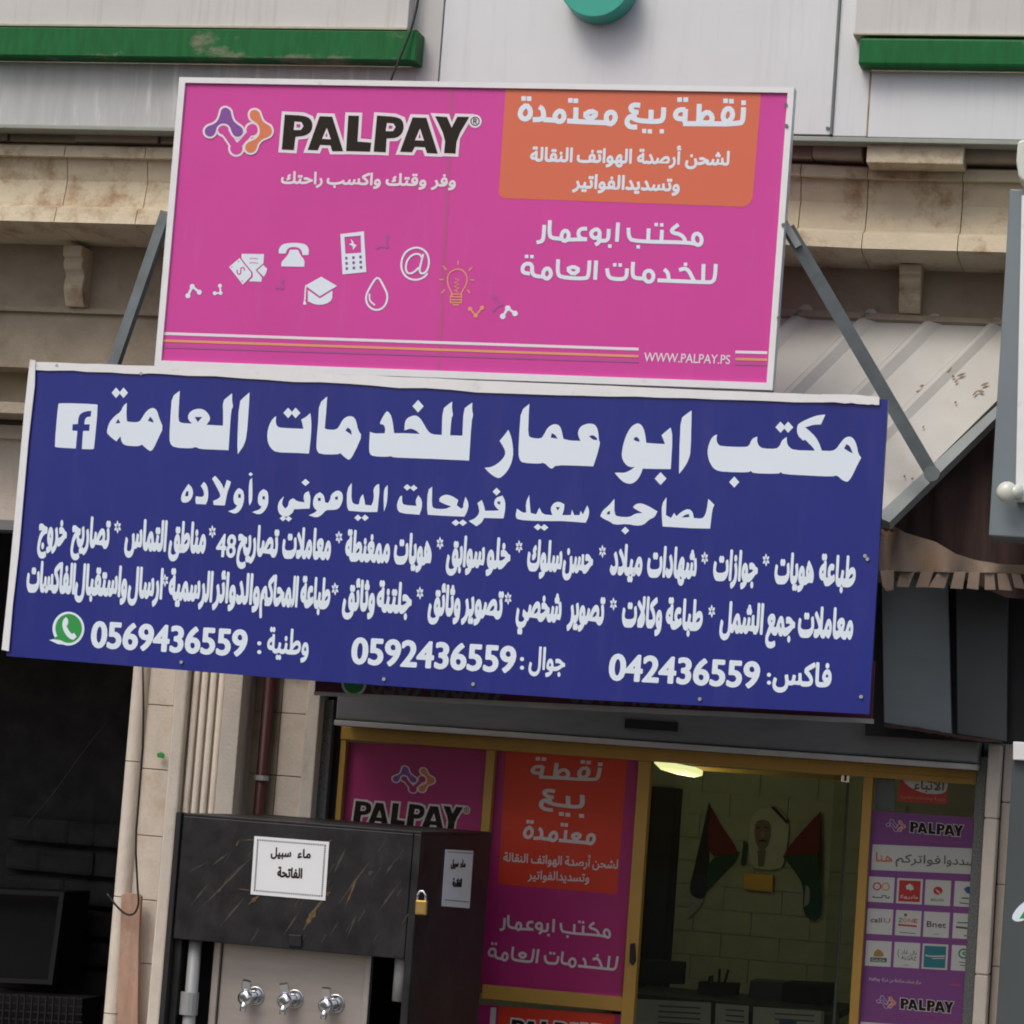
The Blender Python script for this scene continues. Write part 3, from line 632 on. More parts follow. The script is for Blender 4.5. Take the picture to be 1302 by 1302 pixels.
# ================================================================== PINK SIGN
YP = -1.30
pq = [(228,98),(1010,111),(982,496),(196,467)]
ps = thing('sign_board', 'pink sign board in a white frame above the blue sign', 'sign', P(590, 480, YP))
def frame_quad(parent, q, w, Y, d, m, names=('frame_rail', 'frame_rail', 'frame_rail', 'frame_rail'), inner=None):
    """four rails round a pixel quad (tl,tr,br,bl)"""
    c = [Vector(p) for p in q]; ws = w if isinstance(w, (list, tuple)) else [w]*4
    def ins(i):
        a, b, e = c[i-1], c[i], c[(i+1) % 4]
        u = (a-b).normalized(); v = (e-b).normalized(); return b+u*ws[i]+v*ws[i-1]
    I = [ins(i) for i in range(4)]
    for i in range(4):
        j = (i+1) % 4; MB().q([c[i], c[j], I[j], I[i]], Y, d).build(names[i], m, parent)
    return I
I = frame_quad(ps, pq, [7, 8, 9, 8], YP-0.012, 0.07, 'white')
MB().q([I[0]+Vector((-1,-1)), I[1]+Vector((1,-1)), I[2]+Vector((1,1)), I[3]+Vector((-1,1))], YP, 0.03).build('face', 'pink', ps)
MB().q([(572,112),(577,112),(560,480),(555,480)], YP-0.0006, 0.002).build('crease', mat('pink_crease', (0.50, 0.065, 0.25), 0.5, 0, 0.05, 3), ps)  # darker pink paints the shading along a crease in the vinyl
pp = Print(YP)
# orange field with a rounded lower edge
pp.poly('orange', [(643,111),(968,117),(957,252),(953,259),(946,263),(640,252),(634,247)], (), 0, 0)
fz = zoomf(640, 110, 4.069)
pp.build('orange_field', ps)
point_word_1(pp, 'ink_white', fz, 26, 1); point_word_2(pp, 'ink_white', fz, 26, 1); point_word_3(pp, 'ink_white', fz, 26, 1)
for t, a, b in (("لشحن",871,927),("أرصدة",809.6,865),("الهواتف",733,803),("النقالة",673.7,727.7)):
    bl = lambda x: 205+(x-674)*0.0215
    pp.text('ink_white', t, a, b, bl(a), bl(b), 17, 0.055, layer=1)
pp.text('ink_white', "وتسديدالفواتير", 727.7, 864, 239, 243.5, 17, 0.055, layer=1)
office_words(pp, 'ink_white', zoomf(640,270,4.4897), zoomf(640,270,4.4897), 22)
for t, a, b in (("وفر",548,579.5),("وقتك",490,542),("واكسب",415,484),("راحتك",357,410)):
    bl = lambda x: 233.3+(x-357)*0.018
    pp.text('ink_pinkwhite', t, a, b, bl(a), bl(b), 14.5, 0.055, layer=1)
pp.build('lettering', ps); wordmark(pp, WF); pp.build('wordmark', ps); emblem(pp, WF, 'pink'); pp.build('emblem', ps)
pp.build('lettering', ps)
# stripes and web address
for (a, b, c, k, w) in ((424,444,447.5,'ink_pinkwhite',3.6), (433,453,456.5,'ink_gold',3.2), (441,460,463,'ink_faint',2.6)):
    pp.stroke(k, [(207-(a-424)*.08,a),(812,b)], w, False, 1, 0); pp.stroke(k, [(935,c),(975.5,c+1)], w, False, 1, 0)
pp.text('ink_pinkwhite', 'WWW.PALPAY.PS', 818.5, 928, 459.5, 463, 11.2, 0.012, False, layer=1)
pp.build('stripes', ps)
# pictograms
z4 = zoomf(220,280,5.918); z5 = zoomf(420,280,5.008); K = 'ink_white'
pp.poly(K, [(795,250),(797,215),(820,182),(870,171),(950,171),(1000,182),(1022,215),(1020,262),(975,262),(966,225),(940,203),(880,202),(857,222),(850,250)], (), 1, 1, z4)
pp.poly(K, [(880,222),(940,222),(960,265),(990,300),(988,350),(815,348),(815,315),(845,285),(868,255)], (), 1, 1, z4)
pp.build('telephone_symbol', ps)
pp.poly(K, [(1115,425),(1235,495),(1105,572),(995,492)], (), 1, 0, z4)
pp.poly(K, [(1015,525),(1105,588),(1200,530),(1198,600),(1150,632),(1080,638),(1015,610)], (), 1, 1, z4)
pp.stroke(K, [(1000,492),(995,540),(992,600)], 11, False, 1, 0, z4); pp.poly(K, [(978,635),(988,590),(1006,635)], (), 1, 0, z4)
pp.build('cap_symbol', ps)
pp.poly(K, [(500,285),(588,395),(588,422),(525,485),(422,352)], (), 1, 0, z4)
pp.build('money_symbol', ps)
pp.stroke('pink', [(482,372),(482,400),(505,410),(512,385),(508,362),(530,352),(540,378)], 9, False, 2, 2, z4)
for q in ((492,310),(443,352),(520,456)): pp.poly('pink', circ(*q, 5), (), 2, 0, z4)
pp.poly(K, [(517,253),(685,255),(680,325),(622,375),(668,432),(665,463),(570,460),(600,428),(600,395),(515,288)], (), 1, 0, z4)
for y in (290, 322): pp.stroke('pink', [(575,y),(600,y-4),(640,y+2)], 5, False, 2, 0, z4)
pp.build('money_symbol', ps)
pp.poly(K, [(682,335),(690,352),(708,362),(700,400),(682,425),(634,378)], (), 1, 1, z4)
pp.build('money_symbol', ps)
def molecule(key, nodes, r, w, f, layer=1):
    pp.stroke(key, nodes, w, False, layer, 0, f)
    for n in nodes: pp.poly(key, circ(n[0], n[1], r, n=14), (), layer, 0, f)
molecule(K, [(112,568),(145,499),(198,542)], 19, 17, z4); molecule(K, [(314,550),(358,548),(353,493)], 15, 13, z4)
molecule('ink_faint', [(780,505),(822,508),(822,455)], 13, 10, z4)
pp.build('molecule_symbol', ps)
pp.poly(K, [(64,88),(214,71),(229,330),(78,345)], [[(90,107),(194,98),(197,207),(96,214)]], 1, 0, z5)
pp.poly(K, [(128,118),(150,140),(146,148),(168,160),(144,190),(142,165),(118,152),(138,145)], (), 1, 0, z5)
for i in range(3):
    for j in range(3):
        x, y = 102+i*45+j*1.5, 242+j*33-i*4; pp.poly('ink_black' if 0 else 'ink_purple', rect(x-8,y-9,x+8,y+9), (), 2, 0, z5)
pp.build('phone_symbol', ps)
pp.stroke(K, [(302,352),(340,420),(368,480),(350,550),(295,578),(240,550),(222,490),(255,420)], 12, True, 1, 2, z5)
pp.stroke(K, [(250,468),(248,512),(284,541)], 10, False, 1, 2, z5)
pp.build('drop_symbol', ps)
pp.stroke(K, [(620,338),(590,370),(535,384),(475,360),(445,290),(470,205),(540,168),(605,190),(632,250),(620,320),(585,345),(565,325),(578,270),(592,215)], 12, False, 1, 2, z5)
pp.stroke(K, [(585,240),(570,215),(530,215),(490,250),(478,305),(492,342),(530,335),(565,300)], 12, False, 2, 2, z5)
pp.build('at_symbol', ps)
G_ = 'ink_gold'
pp.stroke(G_, [(775,490),(772,460),(745,405),(748,345),(790,312),(835,312),(872,350),(870,405),(835,460),(832,490)], 8, False, 1, 2, z5)
for y in (470,488,506,524): pp.stroke(G_, [(768,y),(834,y+1)], 8, False, 1, 0, z5)
pp.stroke(G_, [(782,538),(820,540)], 8, False, 1, 0, z5)
pp.stroke(G_, [(765,478),(765,530)], 6, False, 2, 0, z5); pp.stroke(G_, [(836,478),(834,530)], 6, False, 2, 0, z5)
pp.stroke(G_, [(795,372),(820,382),(792,398),(820,408),(792,422),(820,432),(795,446),(815,460)], 6, False, 1, 0, z5)
for a, b in (((814,258),(814,285)),((718,290),(740,318)),((904,298),(882,322)),((692,378),(722,378)),((890,380),(918,382)),((708,465),(730,442)),((890,465),(872,442))): pp.stroke(G_, [a, b], 8, False, 1, 0, z5)
pp.build('bulb_symbol', ps)
molecule('ink_gold', [(890,565),(926,608),(966,558)], 14, 11, z5); molecule(K, [(1098,612),(1130,560),(1176,594)], 18, 15, z5)
molecule('ink_faint', [(300,170),(360,165),(362,105)], 14, 10, z5); molecule('ink_faint', [(1040,570),(1085,535),(1045,488)], 14, 10, z5)
pp.build('molecule_symbol', ps)
b = MB()
for x, y in ((999,133),(1000,160),(990,404),(996,286)): c = P(x, y, YP-0.013); b.tube([c, c+Vector((0,-0.006,0))], 0.008, 8)
b.build('screws', 'steel', ps)

# ================================================================== BLUE SIGN
YB = -1.40
bs = thing('sign_board', 'long blue sign board with white lettering and torn white edging', 'sign', P(560, 880, YB))
MB().q([(44,464),(1129,508),(1105,908),(740,889),(400,865.5),(8,834)], YB, 0.035).build('face', 'blue', bs)
def rag(parent, name, top, bot, Y, d, m, seed, amp=0.9, n=36):
    r = random.Random(seed); T = []; B = []
    for i in range(n+1):
        u = i/n
        def at(l):
            s = u*(len(l)-1); k = min(int(s), len(l)-2); return Vector(l[k]).lerp(Vector(l[k+1]), s-k)
        t = at(top); q = at(bot); T.append((t.x+r.uniform(-.2,.2), t.y+r.uniform(-.35,.35)*amp)); B.append((q.x+r.uniform(-.2,.2), q.y+r.uniform(-1.1,1.1)*amp))
    mb = MB()
    for i in range(n): mb.q([T[i], T[i+1], B[i+1], B[i]], Y, d)
    return mb.build(name, m, parent)
rag(bs, 'edge_strip', [(40,460),(240,467),(640,485),(1045,502)], [(44,470),(240,477),(640,500),(1045,512)], YB-0.008, 0.006, 'white', 3)
rag(bs, 'edge_strip', [(1045,501),(1090,502),(1118,505)], [(1045,511),(1090,513),(1118,515)], YB-0.012, 0.006, 'white', 5, 0.6, 12)
MB().q([(38,457),(45,458),(44,490),(36,560),(24,700),(16,770),(11,828),(2,826),(10,750),(22,620),(31,520)], YB-0.014, 0.006).build('side_strip', 'white', bs)
T = Print(YB); T.using(zoomf(840,500,4.4897)); K = 'ink_white'
T.poly(K, [(1080,245),(1105,262),(1120,300),(1128,345),(1145,368),(1120,415),(1095,470),(1075,500),(1060,506),(1035,495),(1008,468),(975,476),(850,470),(700,462),(687,450),(670,460),(530,457),(515,443),(500,452),(400,450),(330,445),(300,428),(278,390),(268,350),(270,310),(283,270),(300,245),(322,235),(318,265),(325,290),(345,303),(480,308),(505,300),(515,275),(525,258),(552,247),(550,275),(560,300),(585,316),(660,318),(680,300),(690,275),(700,262),(720,250),(720,280),(730,305),(760,325),(880,328),(870,310),(850,290),(825,265),(812,270),(780,238),(778,185),(800,165),(860,138),(900,125),(940,122),(930,145),(915,178),(870,180),(825,195),(850,215),(885,250),(905,285),(920,328),(980,330),(1005,315),(1025,285),(1050,255)], [[(1060,290),(1080,300),(1097,345),(1070,330),(1047,315)]])
for x in (684, 728): T.poly(K, diamond(x, 194, 29, 32), (), 0, 0)
T.poly(K, diamond(420, 507, 29, 32), (), 0, 0)
T.poly(K, [(177,98),(172,330),(160,380),(135,425),(105,460),(108,300),(115,145),(145,120)])
T.build('lettering', bs); T.using(zoomf(600,480,4.4897))
T.poly(K, [(1135,285),(1146,340),(1135,523),(1060,522),(975,520),(965,550),(945,585),(915,606),(885,606),(855,590),(815,545),(830,542),(870,545),(905,530),(930,510),(900,512),(870,490),(855,450),(858,410),(870,360),(890,310),(915,275),(945,260),(965,268),(980,290),(990,330),(995,373),(1060,378),(1102,380),(1092,350),(1082,330),(1110,305)], [[(925,345),(940,338),(958,355),(955,368),(925,358)]])
T.poly(K, diamond(1077,577,34,37), (), 0, 0)
T.poly(K, [(328,150),(325,200),(320,330),(340,345),(395,350),(415,320),(430,290),(455,270),(480,265),(500,275),(512,300),(522,350),(560,360),(620,362),(608,335),(605,310),(620,280),(650,265),(690,262),(712,280),(722,315),(725,362),(733,370),(715,440),(693,507),(600,503),(480,500),(460,520),(445,518),(412,485),(385,492),(290,487),(272,470),(265,430),(272,300),(280,190)], [[(455,318),(475,325),(490,350),(450,343)],[(668,335),(690,328),(712,342),(716,358),(690,355)]])
T.poly(K, [(208,298),(225,340),(235,400),(235,450),(220,505),(190,550),(160,575),(135,570),(100,545),(72,515),(110,512),(150,490),(180,460),(193,430),(180,395),(158,362),(185,330)])
T.build('lettering', bs); T.using(zoomf(330,480,4.4897))
T.poly(K, [(1215,143),(1213,185),(1220,215),(1210,250),(1196,474),(1000,465),(860,460),(760,456),(750,448),(730,453),(650,450),(628,435),(625,400),(630,310),(660,320),(715,318),(718,290),(708,268),(688,266),(690,250),(715,205),(728,192),(745,205),(758,240),(768,318),(830,318),(915,322),(890,300),(860,290),(828,303),(828,270),(835,240),(860,222),(890,215),(915,230),(935,260),(960,305),(985,325),(1040,328),(1045,180),(1075,155),(1100,137),(1098,180),(1105,215),(1095,230),(1088,330),(1158,332),(1165,180),(1190,160)])
T.poly(K, diamond(905,164,32,36), (), 0, 0)
T.poly(K, [(386,108),(380,200),(372,290),(390,298),(440,298),(460,270),(475,240),(500,222),(530,220),(550,240),(562,300),(585,332),(555,400),(525,460),(508,470),(485,455),(462,432),(440,440),(345,438),(325,415),(325,370),(335,250),(340,148)], [[(503,285),(522,298),(527,328),(508,315),(490,303)]])
T.poly(K, [(290,203),(297,260),(292,350),(282,434),(200,430),(95,427),(65,405),(47,370),(43,320),(55,270),(75,235),(95,220),(92,255),(100,280),(125,288),(250,293),(245,265),(238,240),(265,225)])
for x in (163, 206): T.poly(K, diamond(x, 202, 27, 30), (), 0, 0)
T.build('lettering', bs); T.using(zoomf(60,470,4.4897))
T.poly(K, [(1155,130),(1152,200),(1140,370),(1125,430),(1088,482),(1085,420),(1095,185),(1125,155)])
T.poly(K, [(757,120),(752,200),(748,290),(765,305),(828,308),(808,290),(802,268),(815,240),(850,223),(890,225),(920,250),(932,280),(918,305),(908,315),(1003,320),(1005,260),(1002,180),(1030,155),(1056,135),(1055,180),(1062,212),(1050,230),(1042,350),(1035,460),(950,456),(870,453),(848,440),(825,450),(725,445),(700,420),(698,370),(705,250),(712,155)], [[(842,270),(885,270),(860,300)]])
T.poly(K, [(455,190),(452,250),(455,295),(480,300),(525,300),(545,270),(560,245),(585,222),(610,218),(628,235),(640,280),(663,332),(635,390),(605,455),(588,465),(565,450),(542,428),(515,438),(445,433),(425,415),(418,380),(395,410),(345,370),(340,350),(355,300),(385,265),(420,240),(435,205)], [[(405,280),(418,305),(390,307)],[(587,268),(603,285),(608,303),(575,292)]])
for x in (393, 436): T.poly(K, diamond(x, 132, 25, 30), (), 0, 0)
T.poly(K, [(70,190),(280,197),(290,205),(268,448),(262,455),(198,453),(205,350),(240,350),(243,312),(212,312),(215,285),(226,270),(249,268),(252,235),(225,236),(190,250),(178,275),(175,310),(145,312),(143,348),(172,350),(163,450),(50,444),(42,436),(62,200)])
T.build('lettering', bs)
T = Print(YB).using(zoomf(560,590,3.617))
T.poly(K, [(1040,152),(1037,235),(1060,248),(1075,225),(1085,240),(1110,218),(1140,205),(1160,220),(1165,248),(1200,252),(1215,240),(1225,210),(1232,160),(1260,188),(1250,210),(1240,297),(1150,295),(1022,287),(1018,240),(1018,185)], [[(1125,233),(1143,230),(1145,244),(1110,246)]])
T.poly(K, [(800,160),(800,230),(815,242),(870,245),(895,228),(930,225),(900,210),(885,198),(900,183),(925,180),(960,195),(998,218),(985,245),(960,255),(935,280),(900,284),(860,275),(800,280),(775,262),(755,255),(735,240),(745,215),(775,190)], [[(768,220),(780,215),(779,232),(765,232)]])
T.poly(K, diamond(850,306,18,18), (), 0, 0)
T.poly(K, [(408,142),(412,195),(415,225),(440,232),(455,200),(470,232),(515,235),(505,205),(520,180),(545,172),(570,185),(568,210),(560,235),(600,235),(605,210),(615,235),(640,235),(645,215),(655,232),(668,205),(675,190),(685,215),(680,245),(668,270),(620,266),(560,262),(440,262),(355,256),(345,240),(352,205),(380,225),(395,222),(392,180)], [[(530,198),(550,198),(540,214)]])
for x, y in ((448,290),(478,292),(70,270),(103,270)): T.poly(K, diamond(x, y, 19, 15), (), 0, 0)
T.poly(K, [(285,145),(298,170),(298,210),(290,250),(200,248),(190,270),(165,286),(130,262),(160,250),(180,225),(175,195),(170,180),(190,165),(200,190),(205,215),(250,215),(270,212),(255,200),(245,180),(255,155)], [[(262,172),(275,172),(275,186),(263,184)]])
T.poly(K, diamond(258,127,18,18), (), 0, 0)
T.poly(K, [(-38,104),(-40,190),(-30,205),(20,208),(50,195),(20,185),(-5,172),(-5,155),(20,140),(50,145),(82,165),(75,190),(95,205),(105,200),(105,185),(115,150),(130,180),(125,215),(110,242),(60,240),(0,237),(-58,233),(-62,200),(-58,120)])
T.build('lettering', bs); T.using(zoomf(220,580,3.829))
T.poly(K, [(1195,190),(1212,215),(1212,250),(1200,285),(1110,278),(1092,262),(1090,230),(1105,195),(1115,192),(1115,225),(1125,238),(1185,242),(1180,215)])
for x, y, a in ((1140,152,18),(1172,155,18),(900,300,18),(935,300,18),(645,128,20),(535,303,16),(563,305,16),(378,88,11)): T.poly(K, diamond(x, y, a, a*0.88), (), 0, 0)
T.poly(K, [(1045,140),(1045,190),(1040,235),(1027,270),(1025,200),(1028,160)])
T.poly(K, [(870,130),(868,220),(885,235),(905,235),(912,200),(925,185),(932,215),(935,237),(965,240),(975,220),(978,190),(975,160),(990,140),(1003,135),(1005,165),(1003,190),(995,272),(930,272),(855,265),(845,240),(848,160)])
T.poly(K, [(770,185),(800,165),(822,175),(828,200),(822,230),(805,258),(775,262),(745,262),(725,285),(700,300),(660,288),(690,275),(700,265),(685,250),(680,225),(690,190),(715,175),(735,190),(740,225),(755,228),(765,210)], [[(705,203),(719,203),(719,218),(706,218)],[(788,200),(802,195),(802,212),(790,212)]])
T.poly(K, [(660,170),(670,200),(665,255),(590,258),(580,280),(550,298),(520,285),(508,255),(515,220),(540,195),(533,215),(530,235),(545,255),(560,245),(565,215),(585,205),(605,220),(640,225),(635,200),(640,180)])
T.poly(K, [(440,160),(460,170),(465,200),(462,240),(440,275),(415,285),(385,272),(425,258),(430,245),(415,235),(412,205),(420,175)], [[(435,195),(447,195),(447,212),(436,210)]])
T.poly(K, [(385,105),(387,180),(385,220),(372,240),(368,215),(370,120)])
T.poly(K, [(320,155),(340,165),(347,195),(342,235),(325,268),(300,282),(268,268),(300,258),(312,240),(297,230),(293,200),(303,170)], [[(318,185),(330,185),(330,203),(317,203)]])
T.poly(K, [(205,95),(235,130),(248,160),(262,115),(282,125),(275,150),(265,175),(258,210),(252,240),(198,238),(195,218),(225,205),(232,190),(215,155),(190,110)])
T.poly(K, [(150,125),(165,140),(172,175),(170,210),(160,235),(112,232),(108,212),(112,195),(140,200),(152,190),(148,165),(135,145)])
T.poly(K, [(75,135),(95,155),(98,190),(80,222),(50,228),(38,215),(42,185),(58,160)], [[(65,170),(76,172),(74,195),(58,195)]])
T.build('lettering', bs)
def asterisk(T, x, y, r=5.0, ry=8.5):
    for k in range(6):
        a = k*math.pi/3+0.5; T.poly(K, [(x+math.cos(a+q)*rr*r-0.0, y+math.sin(a+q)*rr*ry) for q, rr in ((-0.45,0.62),(0,1.0),(0.45,0.62),(0,0.12))], (), 0, 0)
T = Print(YB); b3 = lambda x: 692.5+(x-60)*0.0517
for t, a, c in (("طباعة",1040.5,1087),("هويات",984,1034),("جوازات",906,962.5),("شهادات",822,885),("ميلاد",775,816),("حسن",715,753),("سلوك",669.5,714),("خلو",618,648),("سوابق",567,615.6),("هويات",500,548),("ممغنطة",438,495),("معاملات",358,420),("تصاريح",301,353),("مناطق",214,261),("التماس",158,211),("تصاريح",90,138.7),("خروج",47.7,84)):
    T.text(K, t, a, c, b3(a)+0.5, b3(c)+0.5, 35.5, rx=0.95, ry=2.4, pw=0.80)
T.text(K, '48', 274, 299, 707.5, 709, 27.5, 0.03, False)
for x, y in ((974,712),(896,709.6),(766,701),(660,695),(559.5,690.7),(431,683),(270,676),(149.5,670)): asterisk(T, x, y)
T.build('lettering', bs)
T = Print(YB); b4 = lambda x: 753+(x-60)*0.0585
for t, a, c in (("معاملات",1013.7,1084),("جمع",973.6,1010),("الشمل",914.7,969.5),("طباعة",845.6,892.6),("وكالات",790,841),("تصوير",721,767.6),("شخصي",655.7,713),("تصوير",586.6,638.6),("وثائق",543.8,584.7),("جلتنة",478,522.5),("وثائق",435,476),("طباعة",381,419),("المحاكم",330,378),("والدوائر",270,329.6),("الرسمية",213.5,269.5),("ارسال",162,206),("واستقبال",94.6,161),("الفاكسات",33,94.6)):
    T.text(K, t, a, c, b4(a), b4(c), 35.5, rx=0.95, ry=2.4, pw=0.80)
for x, y in ((905,777),(780,768),(646,760.7),(534,754),(426,748.8),(209.7,738)): asterisk(T, x, y)
T.build('lettering', bs)
T = Print(YB)
for t, x0, x1, y0, y1 in (('0569436559',114.6,313.4,823,834.5),('0592436559',445.6,655,843.7,855.5),('042436559',773,965,864.5,875)):
    T.text('ink_white', t, x0, x1, y0, y1, 31.5, ar=False, rx=1.6, ry=1.3)
T.text(K, "وطنية", 339, 392, 829.5, 833, 30, rx=.7, ry=1.3); T.text(K, "جوال", 672, 718, 850, 853.5, 27, rx=.7, ry=1.2); T.text(K, "فاكس", 982, 1056.6, 870.5, 873.5, 28, rx=.9, ry=1.7)
for x, y in ((330,818),(330,829),(664,838),(664,849),(978,858),(978,868)): T.poly(K, circ(x-0.3, y, 2.6), (), 0, 0)
zc = zoomf(20,720,3.255)
T.poly(K, circ(218,258,66,70,28)[:]+[], (), 0, 0, zc); T.poly(K, [(178,215),(165,300),(138,305),(175,322),(215,325)], (), 0, 0, zc)
T.poly('ink_green', circ(219,257,55,60,28), (), 1, 0, zc); T.poly('ink_green', [(172,240),(176,285),(155,301),(200,308)], (), 1, 0, zc)
T.poly(K, [(195,222),(208,210),(218,222),(216,240),(210,248),(222,270),(232,280),(242,276),(252,292),(238,305),(220,298),(202,276),(192,248)], (), 2, 1, zc)
T.build('lettering', bs)
b = MB()
for x, y in ((488.5,863.6),(602,870),(890,889),(1095,886),(231,842),(1103,711),(1100,707),(37,498),(73,465),(180,475)): c = P(x, y, YB-0.001); b.tube([c, c+Vector((0,-0.008,0))], 0.008, 8)
b.build('screws', 'zinc', bs)

# ================================================================== OLD MAGENTA BOARD behind the blue sign
YO = -1.10
ob = thing('sign_board', 'old magenta sign board hidden behind the lower edge of the blue sign', 'sign', P(760, 905, YO))
MB().q([(404,800),(1112,840),(1108,915),(400,881)], YO, 0.04).build('face', 'oldpink', ob)
rag(ob, 'edge_strip', [(399,879),(700,894),(1111,914)], [(399,884),(700,901),(1111,920)], YO-0.008, 0.006, 'greylight', 11, 0.5, 30)
T = Print(YO)
T.text('ink_grey', '0569436559', 470, 640, 883, 891, 30, 0.04, False)  # white digits drawn in grey, dimmed like the shaded board
T.text('ink_grey', '0592436559', 722, 900, 893, 901, 30, 0.04, False)
T.poly('ink_green', circ(450,869,13), (), 1, 0); T.poly('ink_white', circ(450,869,16), (), 0, 0)
T.build('print', ob)
# ================================================================== BRACES
def brace(label, a, Ya, b_, Yb, w=0.058, br=True):
    r = thing('steel_brace', label, 'brace', P(*a, Ya), 'steel braces holding the signs')
    MB().bar(P(*a, Ya), P(*b_, Yb), w, 0.045).build('bar', 'steel', r)
    d = (P(*b_, Yb)-P(*a, Ya)).normalized(); 
    if br: MB().bar(P(*a, Ya)+Vector((0,-.03,0))-d*0.03, P(*a, Ya)+d*0.10+Vector((0,-.035,0)), 0.03, 0.012).build('bracket', 'zinc', r)
    c = P(*b_, Yb); MB().tube([c+Vector((0,-0.05,0)), c+Vector((0,-0.02,0))], 0.035, 10).build('bolt_plate', 'steel', r)
    return r
brace('dark grey steel brace running from the pink sign down to the corrugated awning edge', (1002,290), -1.22, (1186,604), -1.0)
brace('dark grey steel brace coming down left of the pink sign behind the blue sign', (212,270), -1.22, (138,485), -1.25, 0.046, False)
# ================================================================== CORRUGATED AWNING
aw = thing('corrugated_awning', 'sloping grey sheet metal awning with raised ribs right of the signs', 'awning', P(1200,520,-.5))
A0 = P(960,395,-0.24); A1 = P(1275,410,-0.24); A2 = P(1120,655,-0.95)
An = (A1-A0).cross(A2-A0).normalized()
if An.y > 0: An = -An
def aq(mb, pts, lift=0.0, d=0.02):
    fr = [on_plane(x, y, A0+An*lift, An) for x, y in pts]; return mb.slab(fr, [p-An*d for p in fr])
rd = (-1.0, 0.985)
ribs = [(1025,386),(1108,392),(1189,398),(1268,403)]
def along(p, t): return (p[0]+rd[0]*t, p[1]+rd[1]*t)
bounds = [(860,380),(945,384)]+ribs
for i in range(len(bounds)-1):
    a, b_ = bounds[i], bounds[i+1]; L1 = 262
    aq(MB(), [(a[0]+9,a[1]+9), (b_[0]-4,b_[1]+9), along((b_[0]-4,b_[1]+9), L1), along((a[0]+9,a[1]+9), L1)], 0).build('metal_sheet', 'sheet', aw)
aq(MB(), [(1272,412),(1276,412),(1276,505),(1272,505),along((1272,505),152),(1120,520),(1262,412)], 0.004).build('metal_sheet', 'sheet', aw)
for a in ribs[:]+[(945,384)]:
    L1 = 262 if a[0] < 1260 else 250
    o1, o2 = along(a, 0), along(a, L1); mb = MB()
    w = 12
    p = [on_plane(a[0]-w, a[1]+8, A0, An), on_plane(a[0]-3.5, a[1]+1, A0+An*.020, An), on_plane(a[0]+3.5, a[1]+1, A0+An*.020, An), on_plane(a[0]+w, a[1]+12, A0, An)]
    e1, e2 = on_plane(*o1, A0, An), on_plane(*o2, A0, An); dd = e2-e1
    v = p+[q+dd for q in p]; mb.add(v, [(0,1,5,4),(1,2,6,5),(2,3,7,6),(0,3,2,1),(4,5,6,7),(0,4,7,3)]); mb.build('rib', 'sheet', aw)
mb = MB(); aq(mb, [(1282,502),(1282,516),(1131,664),(1122,660),(1115,655)], 0.012, 0.05); mb.build('edge_trim', 'sheetedge', aw)
aq(MB(), [(950,390),(1275,406),(1275,412),(950,399)], 0.02, 0.03).build('flashing', 'stone2', aw)
b = MB(); rl = random.Random(3)
for x, y in ((1172,490),(1168,497),(1207,470),(1212,478),(1216,484),(1222,476),(1252,488),(1240,499),(1247,497),(1215,511),(1160,608),(1150,605),(1174,542)):
    r0 = rl.uniform(2,6) if y < 503 else 1.6; a = rl.uniform(-.9,.3); aq(b, [(x-r0*math.cos(a),y-r0*math.sin(a)),(x,y-1.4),(x+r0*math.cos(a),y+r0*math.sin(a)),(x,y+1.4)], .02, .004)
tag(b.build('dry_leaves', 'leaf'), 'dry leaves and specks lying on the grey corrugated awning', 'leaves', kind='stuff')
# brown cloth
def sheetmesh(top, bot, Y, fold, nf, n=60, m=10, thick=0.008):
    def at(l, u):
        s = u*(len(l)-1); k = min(int(s), len(l)-2); return Vector(l[k]).lerp(Vector(l[k+1]), s-k)
    v = []; f = []
    for i in range(n+1):
        u = i/n; t, q = at(top, u), at(bot, u)
        for j in range(m+1):
            w = j/m; p = t.lerp(q, w); yy = (Y(p, w, t) if callable(Y) else Y)+fold*math.sin(u*nf*6.28)*(0.4+0.6*w)+fold*.5*math.sin(u*nf*2.7+1)
            v.append(P(p.x, p.y, yy))
    k = len(v); v += [p+Vector((0, thick, 0)) for p in v]
    for i in range(n):
        for j in range(m):
            a = i*(m+1)+j; f += [(a, a+m+1, a+m+2, a+1), (k+a, k+a+1, k+a+m+2, k+a+m+1)]
    return MB().add(v, f)
tag(sheetmesh([(1112,640),(1130,650),(1190,590),(1280,500),(1420,495)], [(1112,700),(1130,690),(1190,720),(1280,760),(1420,770)], lambda p, w, t: (1-w)*(on_plane(min(t.x, 1290), t.y, A0, An).y+.09)+w*-0.62, 0.02, 7).build('brown_curtain', 'brown', smooth=True), 'dark brown cloth curtain hanging under the corrugated awning edge', 'curtain')
